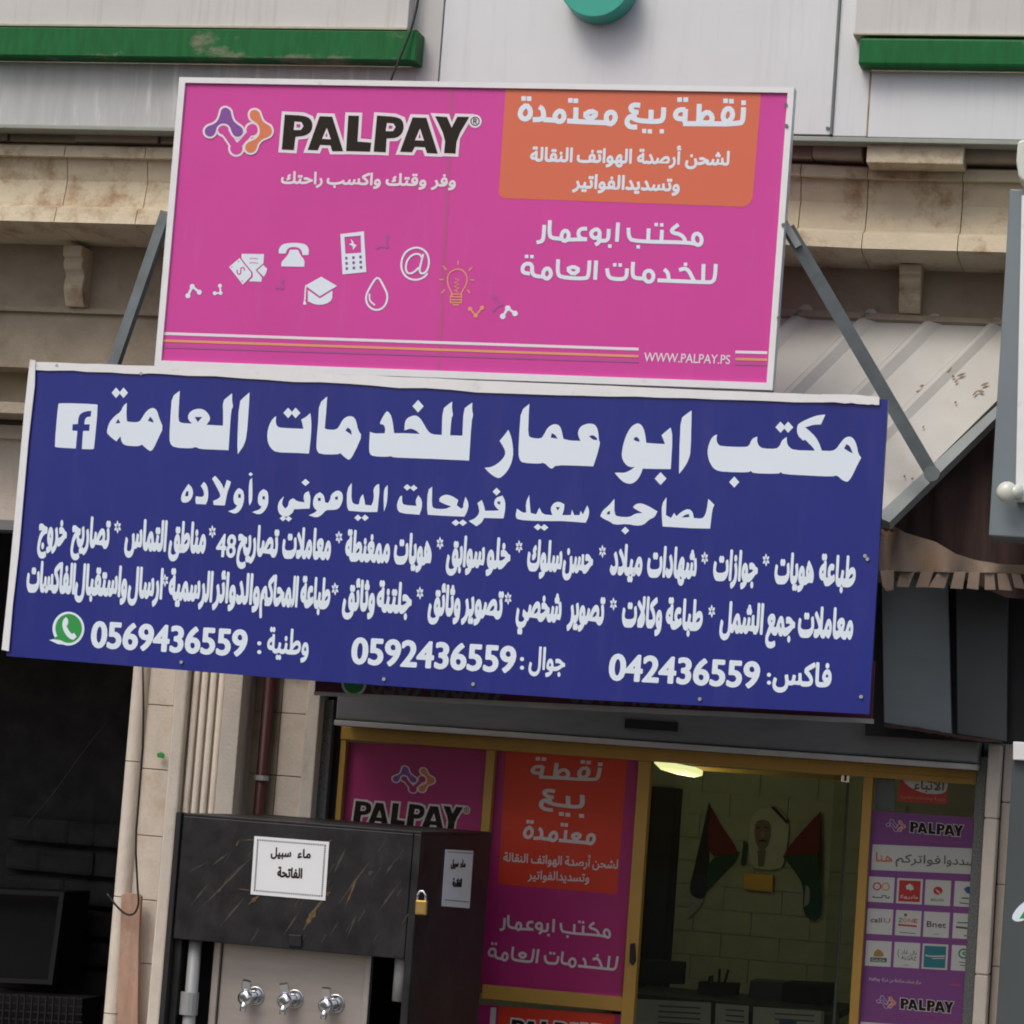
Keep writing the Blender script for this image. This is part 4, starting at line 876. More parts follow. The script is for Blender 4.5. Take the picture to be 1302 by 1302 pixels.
# beige scalloped valance
va = thing('canvas_valance', 'faded beige canvas valance with cut tabs under the brown curtain', 'awning', P(1200,740,-.8))
topl = [(1118,666),(1135,668),(1150,677),(1190,689),(1215,704),(1240,712),(1270,717),(1310,719),(1420,724)]
botl = [(1118,726),(1135,726),(1160,727),(1190,727),(1215,728),(1240,728),(1270,728),(1310,730),(1420,736)]
sheetmesh(topl, botl, -0.80, 0.028, 4).build('canvas', 'beige', va, smooth=True)
tabs = [((1119,726),(1137,725),(1136,750),(1127,752),(1122,745)), ((1145,727),(1163,727),(1155,747),(1140,746)), ((1171,727),(1187,727),(1180,747),(1164,747)), ((1193,727),(1208,726),(1201,748),(1180,747)), ((1213,727),(1228,727),(1224,749),(1208,748)), ((1232,728),(1246,728),(1244,750),(1229,748)), ((1252,729),(1264,729),(1266,750),(1252,750)), ((1268,729),(1280,729),(1287,751),(1270,750)), ((1286,729),(1297,730),(1304,749),(1290,747)), ((1303,730),(1318,731),(1325,750),(1308,750))]
for t in tabs: MB().q(t, -0.81+0.006*math.sin(t[0][0]), 0.008).build('tab', 'beige', va, bevel=.002)
b = MB(); rl = random.Random(9)
for i in range(26):
    x, y = 1124+rl.uniform(-3,4), 664+rl.uniform(-6,6); c = P(x, y, -.86); a = rl.uniform(0,6.28); b.tube([c, c+Vector((math.cos(a)*.03, -.02, math.sin(a)*.03)), c+Vector((math.cos(a+1)*.055, -.01, math.sin(a+.6)*.05))], .0035, 5)
tag(b.build('rusty_wire_tuft', 'rust'), 'rust brown twist of wire at the corner of the beige valance', 'wire')
# grey slanted boards under the valance
sb = thing('side_boards', 'two dark grey upright boards below the beige canvas valance', 'panel', P(1190,930,-.2))
MB().q([(1100,740),(1320,748),(1310,948),(1100,935)], -0.20, 0.04).build('backing', 'black', sb)
MB().q([(1121,738),(1205,738),(1210,934),(1124,919)], -0.30, 0.05).build('board', 'slate', sb, bevel=.004)
MB().q([(1215,738),(1282,738),(1280,943),(1217,933)], -0.28, 0.05).build('board', 'slatedark', sb, bevel=.004)
rag(sb, 'torn_strip', [(1123,920),(1170,925),(1215,934),(1275,942)], [(1123,924),(1170,930),(1215,938),(1275,946)], -0.31, 0.01, 'brown', 6, 1.2, 24)

# ================================================================== SHOP FRONT
YS = 0.12
sf = thing('shop_front', 'mustard framed glazed shop front with sliding door below the signs', 'shop front', P(840,1302,YS))
zS = 0.14
zTop = Z(840, 968, YS)
def yrect(px0, px1, py, Y, d, z0, z1, name, m, parent=sf, bevel=.004): return MB().box(X(px0,py,Y), X(px1,py,Y), Y, Y+d, z0, z1).build(name, m, parent, bevel=bevel)
# shutter box and trims
xs0, xs1 = X(432,940,.0), X(1246,960,.0)
MB().box(xs0, xs1, -0.10, 0.10, Z(840,943,-.1), Z(840,850,-.1)).build('shutter_box', 'grey', sf, bevel=.01)
MB().box(xs0, xs1, -0.12, 0.02, Z(840,951,-.12), Z(840,944,-.12)).build('shutter_lip', 'greylight', sf, bevel=.003)
MB().box(X(795,920,-.1), X(862,920,-.1), -0.112, -0.1, Z(828,928,-.1), Z(828,916,-.1)).build('shutter_slot', 'black', sf)
MB().box(xs0, xs1, 0.101, 0.6, Z(840,951,0), Z(840,850,0)).build('box_back', 'black', sf)
# left recess with granite jamb
MB().box(X(398,1000,.3), X(442,1000,.3), 0.14, 0.26, zS, Z(420,900,.3)+.1).build('jamb_recess', 'black', sf)
MB().box(X(408,1000,.22), X(427,1000,.22), 0.08, 0.139, zS, Z(418,890,.1)).build('granite_jamb', 'granite', sf, bevel=.004)
MB().box(X(1233,1130,.05), X(1246,1130,.05), 0.05, 0.2, zS, Z(1240,962,.22)).build('granite_jamb', 'granite', sf, bevel=.004)
# mustard frame
zf0, zf1 = Z(840,969,YS), Z(840,952,YS)
MB().box(X(434,940,YS), X(1243,980,YS), YS-.02, YS+.05, zf0, zf1).build('top_rail', 'yellow', sf, bevel=.003)
MB().box(X(1100,980,YS), X(1240,980,YS), YS-.022, YS+.045, Z(1170,985,YS), zf0-.001).build('top_rail', 'yellow', sf, bevel=.003)
def mullion(x0, x1, y, z1=None): return MB().box(X(x0,y,YS), X(x1,y,YS), YS-.015, YS+.05, zS, z1 or zf0-.001).build('mullion', 'yellow', sf, bevel=.003)
mullion(615.5, 626.5, 1010); mullion(803.5, 819.5, 1100); mullion(1092, 1104, 1100)
MB().box(X(430,1000,YS), X(437,1000,YS), YS-.015, YS+.05, zS, zf0-.001).build('mullion', 'yellow', sf, bevel=.003)
zr1, zr0 = Z(705,1260,YS), Z(705,1278,YS)
MB().box(X(610,1265,YS)+.012, X(796,1275,YS)-.004, YS-.012, YS+.05, zr0, zr1).build('cross_rail', 'yellow', sf, bevel=.003)
# lock plate
MB().q([(801,1200),(807,1199),(808,1222),(804,1228),(800,1224)], YS-.03, .02).build('lock', 'black', sf, bevel=.003)
# posters behind / on the glass
def poster(label, q, Y, m, cat='poster', name='poster'):
    r = thing(name, label, cat, P(q[3][0], q[3][1], Y)); MB().q(q, Y, .004).build('sheet', m, r); return r
YG = YS+.030
p1 = poster('magenta window poster with the molecule emblem, left of the shop front', [(437,943),(619,951),(606,1110),(430,1100)], YG, 'post_pink')
T = Print(YG); f = aff([(418,88),(1222,98),(405,240)], [(452.3,1018),(589,1026.3),(448.3,1046.3)]); wordmark(T, f, 1)
f = aff([(92,162),(338,165),(160,80)], [(503.3,990.7),(548.3,993),(515,978)]); emblem(T, f, 'post_pink', 1); T.build('print', p1)
p2 = poster('tall magenta window poster with a red orange field beside the door', [(626,952),(814,961),(790,1272),(600,1262)], YG, 'post_pink')
T = Print(YG); T.poly('post_orange', [(643.6,953),(798,960.5),(784.5,1137),(633,1124)], (), 0, 0)
zz = zoomf(630,950,7.233)
g = aff([(888,190),(1243,195),(888,68)], [(330,268),(948,306),(348,105)]); point_word_1(T, 'ink_pinkwhite', lambda x, y: zz(*g(x, y)), 21, 1)
g2 = aff([(635,210),(830,182),(660,95)], [(412,570),(806,555),(450,395)]); point_word_2(T, 'ink_pinkwhite', lambda x, y: zz(*g2(x, y)), 21, 1)
g3 = aff([(85,168),(582,195),(105,62)], [(262,828),(908,892),(300,685)]); point_word_3(T, 'ink_pinkwhite', lambda x, y: zz(*g3(x, y)), 23, 1)
for t, a, c in (("لشحن",753,785.5),("أرصدة",718,750),("الهواتف",675,714),("النقالة",639.7,671)):
    bl = lambda x: 1095+(x-640)*0.066
    T.text('ink_pinkwhite', t, a, c, bl(a), bl(c), 11, 0.03, layer=1)
T.text('ink_pinkwhite', "وتسديدالفواتير", 671, 749, 1117.5, 1121.5, 11, 0.03, layer=1)
zz2 = zoomf(610,1140,6.51)
g4 = aff([(190,172),(1132,185),(266,45)], [(165,275),(1077,338),(237,152)]); g5 = aff([(108,350),(1213,398),(1213,295)], [(72,490),(1132,603),(1141,495)])
office_words(T, 'ink_pinkwhite', lambda x, y: zz2(*g4(x, y)), lambda x, y: zz2(*g5(x, y)), 20, 1)
T.build('print', p2)
p3 = poster('orange top of another poster below the mustard cross rail', [(608,1277),(790,1290),(786,1420),(604,1405)], YG, 'post_pink')
T = Print(YG); T.poly('post_orange', [(634,1279),(782,1290),(774,1430),(626,1416)], (), 0, 0); T.poly('ink_pinkwhite', [(624,1281),(631,1281),(624,1400),(616,1400)], (), 0, 0)
f = aff([(418,88),(1222,98),(405,240)], [(651,1296),(760,1303),(648,1320)]); wordmark(T, f, 1); T.build('print', p3)
p4 = poster('purple payment poster with rows of small logo squares right of the door', [(1103,1030),(1242,1040),(1226,1440),(1068,1430)], YG, 'post_purple')
T = Print(YG); zb4 = zoomf(868,868,3.0); zt4 = zoomf(1095,970,8.68); zs4 = zoomf(1095,1100,8.68)
for src, dst in (((0,0),(0,0)), ((0,0),(-12.3,224.5))):
    dx, dy = dst
    f = aff([(418,88),(1222,98),(405,240)], [(1157.5+dx,1044.5+dy),(1225+dx,1049.5+dy),(1157+dx,1058+dy)]); wordmark(T, f, 1, True)
    f = aff([(92,162),(338,165),(160,80)], [(1129+dx,1049+dy),(1149+dx,1051+dy),(1134+dx,1043.5+dy)]); emblem(T, f, 'post_purple', 1)
    T.text('ink_faint', "استعلم ادفع واستلم الكترونيا من فلسطين", 1126+dx, 1229+dx, 1068+dy, 1073+dy, 5, 0.02, layer=1)
T.poly('paper', [zt4(*q) for q in ((125,898),(1225,945),(1205,1228),(112,1180))], (), 0, 0)
T.text('ink_orange', "هنا", 1113, 1134.5, 1095, 1096.5, 11, 0.03, layer=1); T.text('ink_grey', "فواتركم", 1138.5, 1195.5, 1096, 1099, 10.5, 0.02, layer=1); T.text('ink_grey', "سددوا", 1200, 1240, 1098.5, 1101, 10.5, 0.02, layer=1)
def cell(c, r):
    x0 = 90-28*r+c*315+(0 if c < 3 else 0); y0 = 124+r*353+c*17
    x0 = [88, 400, 712, 1035][c]-r*[14, 13, 14, 14][c]*1.0; w = 283 if c < 3 else 172
    tl = zs4(x0-2*r, y0); tr = zs4(x0+w-2*r, y0+14*w/283); br = zs4(x0+w-16-2*r, y0+14*w/283+280); bl = zs4(x0-16-2*r, y0+278)
    return tl, tr, br, bl
for c in range(4):
    for r in range(3):
        q = cell(c, r); T.poly('paper', q, (), 0, 0)
def cf(c, r):
    q = cell(c, r); W_ = 1.0 if c < 3 else 172/283
    return aff([(0,0),(100*W_,0),(0,100)], [q[0], q[1], q[3]])
f = cf(0,0); T.stroke('ink_red', circ(33,38,14), 5, True, 1, 0, f); T.stroke('ink_gold', circ(66,38,14), 5, True, 1, 0, f); T.stroke('ink_grey', [(20,75),(20,82),(55,82),(55,74),(70,74),(70,82),(82,82),(82,74)], 4, False, 1, 0, f)
f = cf(1,0); T.poly('ink_red', rect(8,8,92,92), (), 1, 0, f); T.poly('paper', [(35,30),(48,20),(62,28),(66,42),(54,48),(46,42),(38,44)], (), 2, 1, f); T.text('paper', 'ﻛﻬﺮﺑﺎﺀ', *(lambda a, b: (a[0], b[0], a[1], b[1]))(f(14,78), f(86,78)), 3.6, 0.02, False, layer=2)
f = cf(2,0); T.poly('ink_red', circ(50,42,18,16), (), 1, 0, f); T.poly('paper', [(38,36),(55,44),(62,56),(48,48)], (), 2, 1, f); a, b_ = f(25,84), f(75,84); T.text('ink_grey', 'BALADI', a[0], b_[0], a[1], b_[1], 3.2, 0.02, False, layer=1)
f = cf(3,0); T.poly('ink_blue', [(36,30),(48,20),(60,20),(60,48),(48,46)], (), 1, 1, f); T.stroke('ink_grey', [(30,66),(58,66)], 5, False, 1, 0, f); T.stroke('ink_grey', [(22,85),(58,88)], 4, False, 1, 0, f)
f = cf(0,1); a, b_ = f(13,54), f(58,54); T.text('ink_grey', 'call', a[0], b_[0], a[1], b_[1], 5.5, 0.05, False, layer=1); a, b_ = f(66,54), f(90,54); T.text('ink_red', 'U', a[0], b_[0], a[1], b_[1], 6, 0.0, False, layer=1)
f = cf(1,1)
for ch, k, x in (('Z','ink_green',11),('O','ink_orange',29),('N','ink_orange',50),('E','ink_red',70)):
    a, b_ = f(x,48), f(x+17,48); T.text(k, ch, a[0], b_[0], a[1], b_[1], 5, 0.03, False, layer=1)
T.stroke('ink_red', [(11,58),(84,61)], 7, False, 1, 0, f); T.poly('ink_grey', circ(38,18,6), (), 1, 0, f); T.stroke('ink_grey', [(18,88),(80,90)], 3, False, 1, 0, f)
f = cf(2,1); a, b_ = f(12,60), f(88,62); T.text('ink_grey', 'Bnet', a[0], b_[0], a[1], b_[1], 7, 0.03, False, layer=1); T.stroke('ink_grey', [(40,88),(62,88)], 2, False, 1, 0, f)
f = cf(3,1); T.stroke('ink_teal', [(16,38),(60,36)], 5, False, 1, 0, f); T.stroke('ink_grey', [(12,55),(60,58)], 8, False, 1, 0, f); T.stroke('ink_grey', [(45,88),(60,88)], 4, False, 1, 0, f)
f = cf(0,2); T.poly('brass', [(32,62),(34,42),(48,32),(64,40),(72,56),(66,62)], (), 1, 1, f); T.poly('ink_grey', rect(20,66,84,84), (), 1, 0, f); a, b_ = f(25,81), f(78,82); T.text('paper', 'GAZA', a[0], b_[0], a[1], b_[1], 3.2, 0.02, False, layer=2)
f = cf(1,2); a, b_ = f(28,45), f(88,47); T.text('ink_grey', "بال غاز", a[0], b_[0], a[1], b_[1], 5, 0.02, layer=1); a, b_ = f(28,68), f(88,70); T.text('ink_grey', 'ALGAZ', a[0], b_[0], a[1], b_[1], 4.6, 0.02, False, layer=1); T.stroke('ink_teal', [(18,28),(14,45),(20,62)], 3, False, 1, 1, f); T.stroke('ink_grey', [(40,90),(60,90)], 2, False, 1, 0, f)
f = cf(2,2); T.poly('ink_teal', rect(7,8,92,94), (), 1, 0, f); T.stroke('paper', [(12,46),(30,50),(88,46)], 5, False, 2, 1, f); T.stroke('paper', [(40,58),(88,55)], 3, False, 2, 1, f)
f = cf(3,2); T.stroke('ink_teal', [(56,16),(40,14),(28,26),(30,42),(42,50),(58,48)], 6, False, 1, 2, f); T.stroke('ink_green', [(58,26),(46,26),(42,34),(58,38)], 5, False, 1, 2, f); T.stroke('ink_grey', [(30,66),(60,68)], 3, False, 1, 0, f); T.stroke('ink_grey', [(36,78),(60,80)], 3, False, 1, 0, f)
T.text('ink_pinkwhite', 'PalPay', 1105, 1119, 1246.5, 1247.5, 3.6, 0.01, False, layer=1); T.text('ink_pinkwhite', "مركز خدمات متكاملة من شركة", 1121, 1171, 1247.5, 1251, 4.5, 0.01, layer=1); T.stroke('ink_faint', [(1207,1252),(1222,1253)], 3, False, 1, 0)
T.poly('paper', [(1094,1299),(1226,1309),(1222,1345),(1092,1335)], (), 0, 0)
T.build('print', p4)
p5 = poster('small red and white sticker with green dot at the top of the right window', [(1145,985),(1206,989),(1203,1023),(1141,1018)], YG, 'ink_red', 'sticker', 'sticker')
T = Print(YG); T.poly('paper', [(1145.5,985.5),(1206,989.5),(1204,1006),(1195,1010),(1175,1009),(1158,1002),(1149,994)], (), 0, 1); T.text('ink_grey', "الانباء", 1162, 1200, 1003, 1005.5, 12, 0.035, layer=1); T.poly('ink_green', circ(1181,992.5,2.6), (), 1, 0)
T.text('ink_gold', "جريدة وخدمات اعلامية", 1144, 1202, 1014.5, 1018, 4, 0.02, layer=1); T.build('print', p5)
pw = MB().q([(1114,983),(1138,984),(1136,1031),(1112,1029)], YG+.03, .004).build('window_sheet', 'slate'); tag(pw, 'pale grey sheet behind the glass left of the red sticker', 'sheet')
# glass panes
def pane(q, m='yglass', Y=YS+.022): return MB().q(q, Y, .005).build('glass_pane', m, sf)
pane([(437,943),(619,951),(580,1420),(420,1410)]); pane([(626,952),(813,961),(792,1263),(603,1255)]); pane([(608,1277),(790,1290),(780,1420),(598,1410)]); pane([(1104,985),(1240,985),(1222,1430),(1072,1430)])
pane([(830,968),(1080,980),(1052,1430),(798,1420)], 'doorglass', YS+.045)
pane([(1062,975),(1100,980),(1076,1430),(1036,1425)], 'doorglass', YS+.070)
MB().q([(1077,992),(1080,992),(1055,1420),(1051,1420)], YS+.06, .01).build('glass_edge', 'slatedark', sf)
gc = MB().q([(1071,975),(1082,976),(1080,995),(1069,994)], YS+.035, .03).build('glass_clamp', 'chrome', sf, bevel=.003)
MB().q([(1074,977),(1077,977),(1076,993),(1073,993)], YS+.03, .006).build('clamp_slot', 'black', sf)
# room
RY = 3.3
rm = thing('office_room', 'dim office room behind the glass door with painted block wall', 'room', (X(950,1200,2), 1.8, zS))
xra, xrb = X(452,1100,1.5), X(1262,1100,1.5)
zC = Z(950,985,2.2)
zcl = zf1+0.16
MB().box(xra, xrb, RY+.02, RY+.12, zS, zcl).build('back_wall', 'ijoint', rm)
MB().box(xra-.1, xra, YS+.1, RY, zS, zcl).build('side_wall', 'room', rm); MB().box(xrb, xrb+.1, YS+.1, RY, zS, zcl).build('side_wall', 'room', rm)
MB().box(xra, xrb, YS+.1, RY, zcl, zcl+.1).build('ceiling', 'room', rm); MB().box(xra, xrb, YS-.2, RY, zS, zS+.012).build('floor', 'room', rm)
MB().box(xra, X(428,1000,.4), YS-.0+.06, YS+.12, zS, zcl).build('side_wall', 'dark', rm)
xw0, xw1 = X(846,1150,RY), xrb
bh, bw = 0.135, 0.34; r0 = random.Random(2); k = 0; z = 0.5
me = None
while z < Z(950,1000,RY)+.1:
    x = xw0-(bw/2 if k % 2 else 0)
    while x < min(xw1, X(1110,1100,RY)):
        a, c = max(x, xw0)+.002, min(x+bw, xw1)-.002
        if c > a+.02: MB().box(a, c, RY-r0.uniform(0,.0015), RY+.03, z+.002, z+bh-.002).build('wall_block', 'ibrick', rm)
        x += bw
    z += bh; k += 1
db = MB().box(X(790,1150,RY-.2), X(851,1150,RY-.2), RY-.25, RY, zS, Z(830,1000,RY)).build('tall_cupboard', 'black', bevel=.01); tag(db, 'black tall cupboard at the left of the dim office', 'cupboard')
# ceiling lamp
lt = thing('ceiling_lamp', 'lit yellowish ceiling lamp at the top left of the doorway', 'lamp', P(870,975,1.7))
MB().tube([P(833,968,1.75), P(842,973,1.75), P(862,978,1.75), P(884,982,1.75), P(893,983,1.75)], [.010,.024,.028,.027,.014], 14).build('lamp_tube', 'lamp', lt, smooth=True)
MB().q([(828,962),(905,968),(905,974),(828,966)], 1.78, .05).build('lamp_base', 'pvc', lt)
li = bpy.data.lights.new('lamp_light', 'POINT'); li.energy = 3.0; li.color = (1.0, 0.95, 0.62); li.shadow_soft_size = 0.08
lo = bpy.data.objects.new('lamp_light', li); COL.objects.link(lo); lo.location = P(868,1010,1.75); lo.parent = lt; lo.matrix_parent_inverse = Matrix.Translation(-lt.location)
rt = MB().q([(880,974),(1072,987),(1072,992),(880,979)], 1.9, .05).build('ceiling_rail', 'yellow'); tag(rt, 'pale yellowish rail running across the office ceiling beside the lamp', 'rail')
# flags, portrait, plaque
def flag(label, parts, pole):
    r = thing('wall_flag', label, 'flag', P(*parts[0][1][0], RY-.1), 'flags pinned on the office wall')
    for nm, q, m, dy in parts: MB().q(chaikin(q, it=2, maxturn=100), RY-.04+dy, .012).build(nm, m, r)
zq = zoomf(790,950,3.70)
def zz3(l): return [zq(*p) for p in l]
flag('draped red black and green flag left of the wall portrait', [('black_stripe', zz3([(412,258),(424,285),(412,360),(412,510),(400,700),(370,720),(312,685),(345,560),(385,380)]), 'flag_black', 0), ('red_triangle', zz3([(424,285),(470,370),(552,490),(520,505),(412,515),(405,400)]), 'flag_red', -.006), ('green_stripe', zz3([(552,490),(540,530),(470,600),(400,680),(408,515)]), 'flag_green', -.002), ('white_stripe', zz3([(318,690),(398,690),(375,750),(312,808)]), 'flag_white', .004)], None)
flag('draped red black and green flag right of the wall portrait', [('black_stripe', zz3([(938,300),(945,500),(940,640),(925,640),(920,500),(925,330)]), 'flag_black', .002), ('red_triangle', zz3([(936,305),(934,515),(870,505),(760,515),(800,450),(900,340)]), 'flag_red', -.006), ('green_stripe', zz3([(760,515),(870,505),(934,515),(945,780),(900,825),(850,775),(860,660),(820,590)]), 'flag_green', -.002), ('white_stripe', zz3([(868,650),(888,660),(885,740),(858,750)]), 'flag_white', -.01)], None)
po = thing('wall_portrait', 'portrait cutout of a man in a white headscarf hung between two flags', 'portrait', P(970,1100,RY-.1))
MB().q(zz3([(604,345),(618,312),(650,292),(700,280),(745,292),(778,330),(788,380),(780,470),(765,540),(750,572),(700,580),(630,572),(604,540),(598,460)]), RY-.035, .012).build('headscarf', 'scarf', po, bevel=.003)
MB().q(zz3([(628,365),(640,348),(664,340),(690,348),(704,370),(702,420),(690,460),(668,490),(648,484),(634,450),(626,410)]), RY-.042, .008).build('face', 'face', po, bevel=.003)
for qq_ in ([(634,378),(654,374),(655,380),(635,384)], [(672,374),(696,378),(695,384),(672,380)], [(646,440),(664,434),(684,440),(682,447),(664,443),(648,447)]): MB().q(zz3(qq_), RY-.0435, .002).build('brow', 'flag_black', po)
MB().q(zz3([(660,395),(668,395),(672,424),(656,424)]), RY-.0435, .002).build('nose', 'wood', po)
MB().q(zz3([(700,280),(722,280),(785,350),(778,362)]), RY-.046, .008).build('scarf_band', 'flag_black', po)
MB().q(zz3([(640,486),(680,486),(668,560),(644,560)]), RY-.044, .006).build('collar', 'ink_grey', po); MB().q(zz3([(575,440),(592,450),(582,550),(560,555)]), RY-.05, .008).build('shadow_strip', 'flag_green', po)
gp = MB().q(zz3([(572,592),(714,600),(712,684),(574,668)]), RY-.05, .02).build('plaque', 'gold', bevel=.003); tag(gp, 'gold plaque on the office wall under the portrait', 'plaque')
# desk and the things on it
dk = thing('desk', 'dark desk across the bottom of the doorway', 'desk', P(930,1302,2.0)); zd = Z(930,1270,2.0)
MB().box(X(800,1270,2), X(1075,1270,2), 1.75, 2.5, zd-.04, zd).build('desk_top', 'slatedark', dk, bevel=.004); MB().box(X(800,1270,2), X(1075,1270,2), 1.78, 1.8, zS, zd-.04).build('desk_front', 'slatedark', dk)
def boxq(name, label, cat, q, Y, d, m): return tag(MB().q(q, Y, d).build(name, m, bevel=.006), label, cat)
boxq('monitor', 'black monitor on the desk at the left of the doorway', 'monitor', [(806,1219),(871,1223),(869,1252),(804,1249)], 2.3, .05, 'black')
boxq('file_box', 'grey file box on the desk right of the pen holder', 'box', [(954,1246),(996,1249),(994,1277),(950,1275)], 2.2, .2, 'slatedark')
boxq('printer', 'black printer on the desk near the glass door edge', 'printer', [(996,1249),(1056,1252),(1053,1277),(993,1275)], 2.15, .25, 'black')
ph = thing('pen_holder', 'dark pen holder with upright pens on the desk', 'pen holder', P(910,1262,2.1)); MB().q([(888,1248),(938,1251),(936,1266),(886,1263)], 2.1, .1).build('cup', 'black', ph, bevel=.004)
for a, b_ in (((905,1250),(906,1240)),((914,1251),(915,1232)),((921,1251),(926,1233)),((901,1250),(903,1241))): MB().tube([P(*a, 2.12), P(*b_, 2.12)], .007, 6).build('pen', 'black', ph)
for i, (q, l) in enumerate((([(808,1270),(904,1275),(902,1340),(806,1335)], 'grey notice sheet on the desk front, left one of three'), ([(910,1276),(952,1279),(950,1340),(908,1338)], 'narrow grey notice sheet on the desk front, middle one of three'), ([(958,1280),(1048,1286),(1045,1345),(955,1342)], 'notice sheet with a small blue square on the desk front'))):
    r = thing('notice_sheet', l, 'notice', P(*q[3], 1.7)); MB().q(q, 1.70, .006).build('sheet', 'flag_white', r)
    T = Print(1.70); x0, y0 = q[0]; w = q[1][0]-x0
    for j in range(4): T.stroke('ink_grey', [(x0+w*.3, y0+7+j*7+w*.02), (x0+w*.86, y0+8+j*7+w*.04)], 2.2, False, 0, 0)
    if i == 2: T.poly('ink_blue', [(x0+33,y0+17),(x0+55,y0+18),(x0+54,y0+30),(x0+32,y0+29)], (), 1, 0)
    T.build('print', r)

# ================================================================== WATER DISPENSER
YD = -1.65; YDb = -0.42
wd = thing('water_dispenser', 'black marble public drinking water dispenser with three chrome taps', 'water dispenser', P(380,1302,YD))
q = [(230,1040),(540,1058),(521,1219),(222,1195)]
xl, xr_ = X(226,1120,YD), X(530,1140,YD); ztd = (Z(230,1040,YD)+Z(540,1058,YD))/2; zh = (Z(222,1195,YD)+Z(521,1219,YD))/2; zg = 0.14
MB().box(xl, xr_-.035, YD, YD+.03, zh, ztd).build('hood_front', 'marble', wd, bevel=.004)
MB().box(xl, xr_, YD+.001, YDb, ztd, ztd+.012).build('lid', 'marble', wd, bevel=.003)
MB().box(xr_-.03, xr_, YD+.034, YDb, zg, ztd).build('side_slab', 'marble', wd, bevel=.004)
MB().box(xr_-.033, xr_, YD-.0, YD+.032, zg, ztd).build('corner_post', 'marble', wd, bevel=.004)
MB().box(xl-.004, xl+.03, YD+.032, YDb, zg, ztd).build('side_slab', 'marble', wd, bevel=.004)
MB().box(xl-.03, xl-.005, YD-.012, YD+.05, zg, ztd+.014).build('corner_post', 'black', wd, bevel=.003)
MB().box(xl+.03, xr_-.03, YDb-.03, YDb, zg, ztd).build('back_slab', 'black', wd)
yst = YD+.14
xs_a, xs_b = X(280,1250,yst), X(463,1250,yst)
sp = MB().box(xs_a, xs_b, yst, yst+.02, zg, zh+.2).build('steel_panel', 'stainless', wd, bevel=.003)
MB().box(xs_a-.035, xs_a-.004, yst-.02, yst+.02, zg, zh+.2).build('steel_edge', 'stainless', wd, bevel=.003); MB().box(xs_b+.002, xs_b+.03, yst-.02, yst+.02, zg, zh+.2).build('steel_edge', 'stainless', wd, bevel=.003)
MB().box(xs_a-.2, xs_a-.036, yst+.15, yst+.17, zg, zh+.3).build('inner_board', 'black', wd)
def wpipe(x, y0, y1, r, yj=None):
    c = X(x, y1, YD+.06); o = MB().tube([(c, YD+.07, zg), (c, YD+.07, Z(x, y0, YD+.06)+.05)], r, 14).build('pipe', 'pvc', wd, smooth=True)
    if yj: MB().tube([(c-.006, YD+.07, Z(x,1292,YD)), (c-.006, YD+.07, Z(x,1263,YD))], r*1.42, 14).build('fitting', 'pvc', wd)
wpipe(240, 1190, 1290, .028, 1)
c = X(508,1245,YD+.06); MB().tube([(c, YD+.09, Z(505,1275,YD)), (c, YD+.09, Z(505,1215,YD)+.1)], .034, 14).build('pipe', 'pvc', wd, smooth=True)
MB().q([(367,1188),(383,1189),(383,1204),(366,1203)], YD-.014, .012).build('handle', 'marble', wd, bevel=.003)
# gold veins as scuffs
vg = mat('gold_vein', (0.105, 0.060, 0.022), 0.6, 0, 0.6, 40); vf = mat('faint_vein', (0.045, 0.036, 0.026), 0.6, 0, 0.6, 30)
M['vein'] = vg; M['veinf'] = vf
T = Print(YD); rl = random.Random(12)
for a, b_, w, k in (((410,1072),(392,1090),9,'vein'),((422,1068),(405,1078),6,'vein'),((405,1150),(386,1182),8,'vein'),((412,1142),(398,1160),6,'vein'),((420,1134),(410,1140),8,'vein'),((342,1068),(304,1068),2,'vein'),((304,1068),(300,1076),2,'vein'),((330,1138),(316,1150),5,'vein'),((302,1130),(318,1132),2,'vein'),((455,1115),(440,1150),4,'vein'),((266,1095),(238,1110),2,'veinf'),((440,1078),(425,1110),4,'veinf'),((330,1080),(250,1160),3,'veinf'),((345,1070),(285,1120),2,'veinf'),((475,1108),(468,1112),6,'veinf'),((505,1090),(490,1112),3,'veinf'),((310,1142),(280,1178),3,'veinf'),((470,1095),(430,1150),3,'veinf'),((268,1120),(242,1152),3,'veinf'),((510,1120),(480,1160),3,'veinf'),((380,1160),(360,1190),2.5,'veinf'),((455,1160),(440,1195),2.5,'veinf'),((290,1085),(270,1100),3,'veinf')):
    a, b_ = Vector(a), Vector(b_); nn = Vector((-(b_-a).y, (b_-a).x)).normalized(); n = 9; L = []; R = []
    for i in range(n+1):
        u = i/n; p = a.lerp(b_, u); ww = w*.5*math.sin(math.pi*min(max(u, .06), .94))*rl.uniform(.45, 1.1); L.append(tuple(p+nn*ww)); R.append(tuple(p-nn*ww*rl.uniform(.5, 1.1)))
    T.poly(k, L+R[::-1], (), 0, 0)
for _ in range(26):
    x, y = rl.uniform(240,520), rl.uniform(1062,1190); l = rl.uniform(8,26); T.stroke('veinf', [(x,y),(x-l*.5,y+l*.8)], rl.uniform(.5,1.4), False, 0, 0)

for o in T.build('veins', wd): o['kind'] = 'stuff'
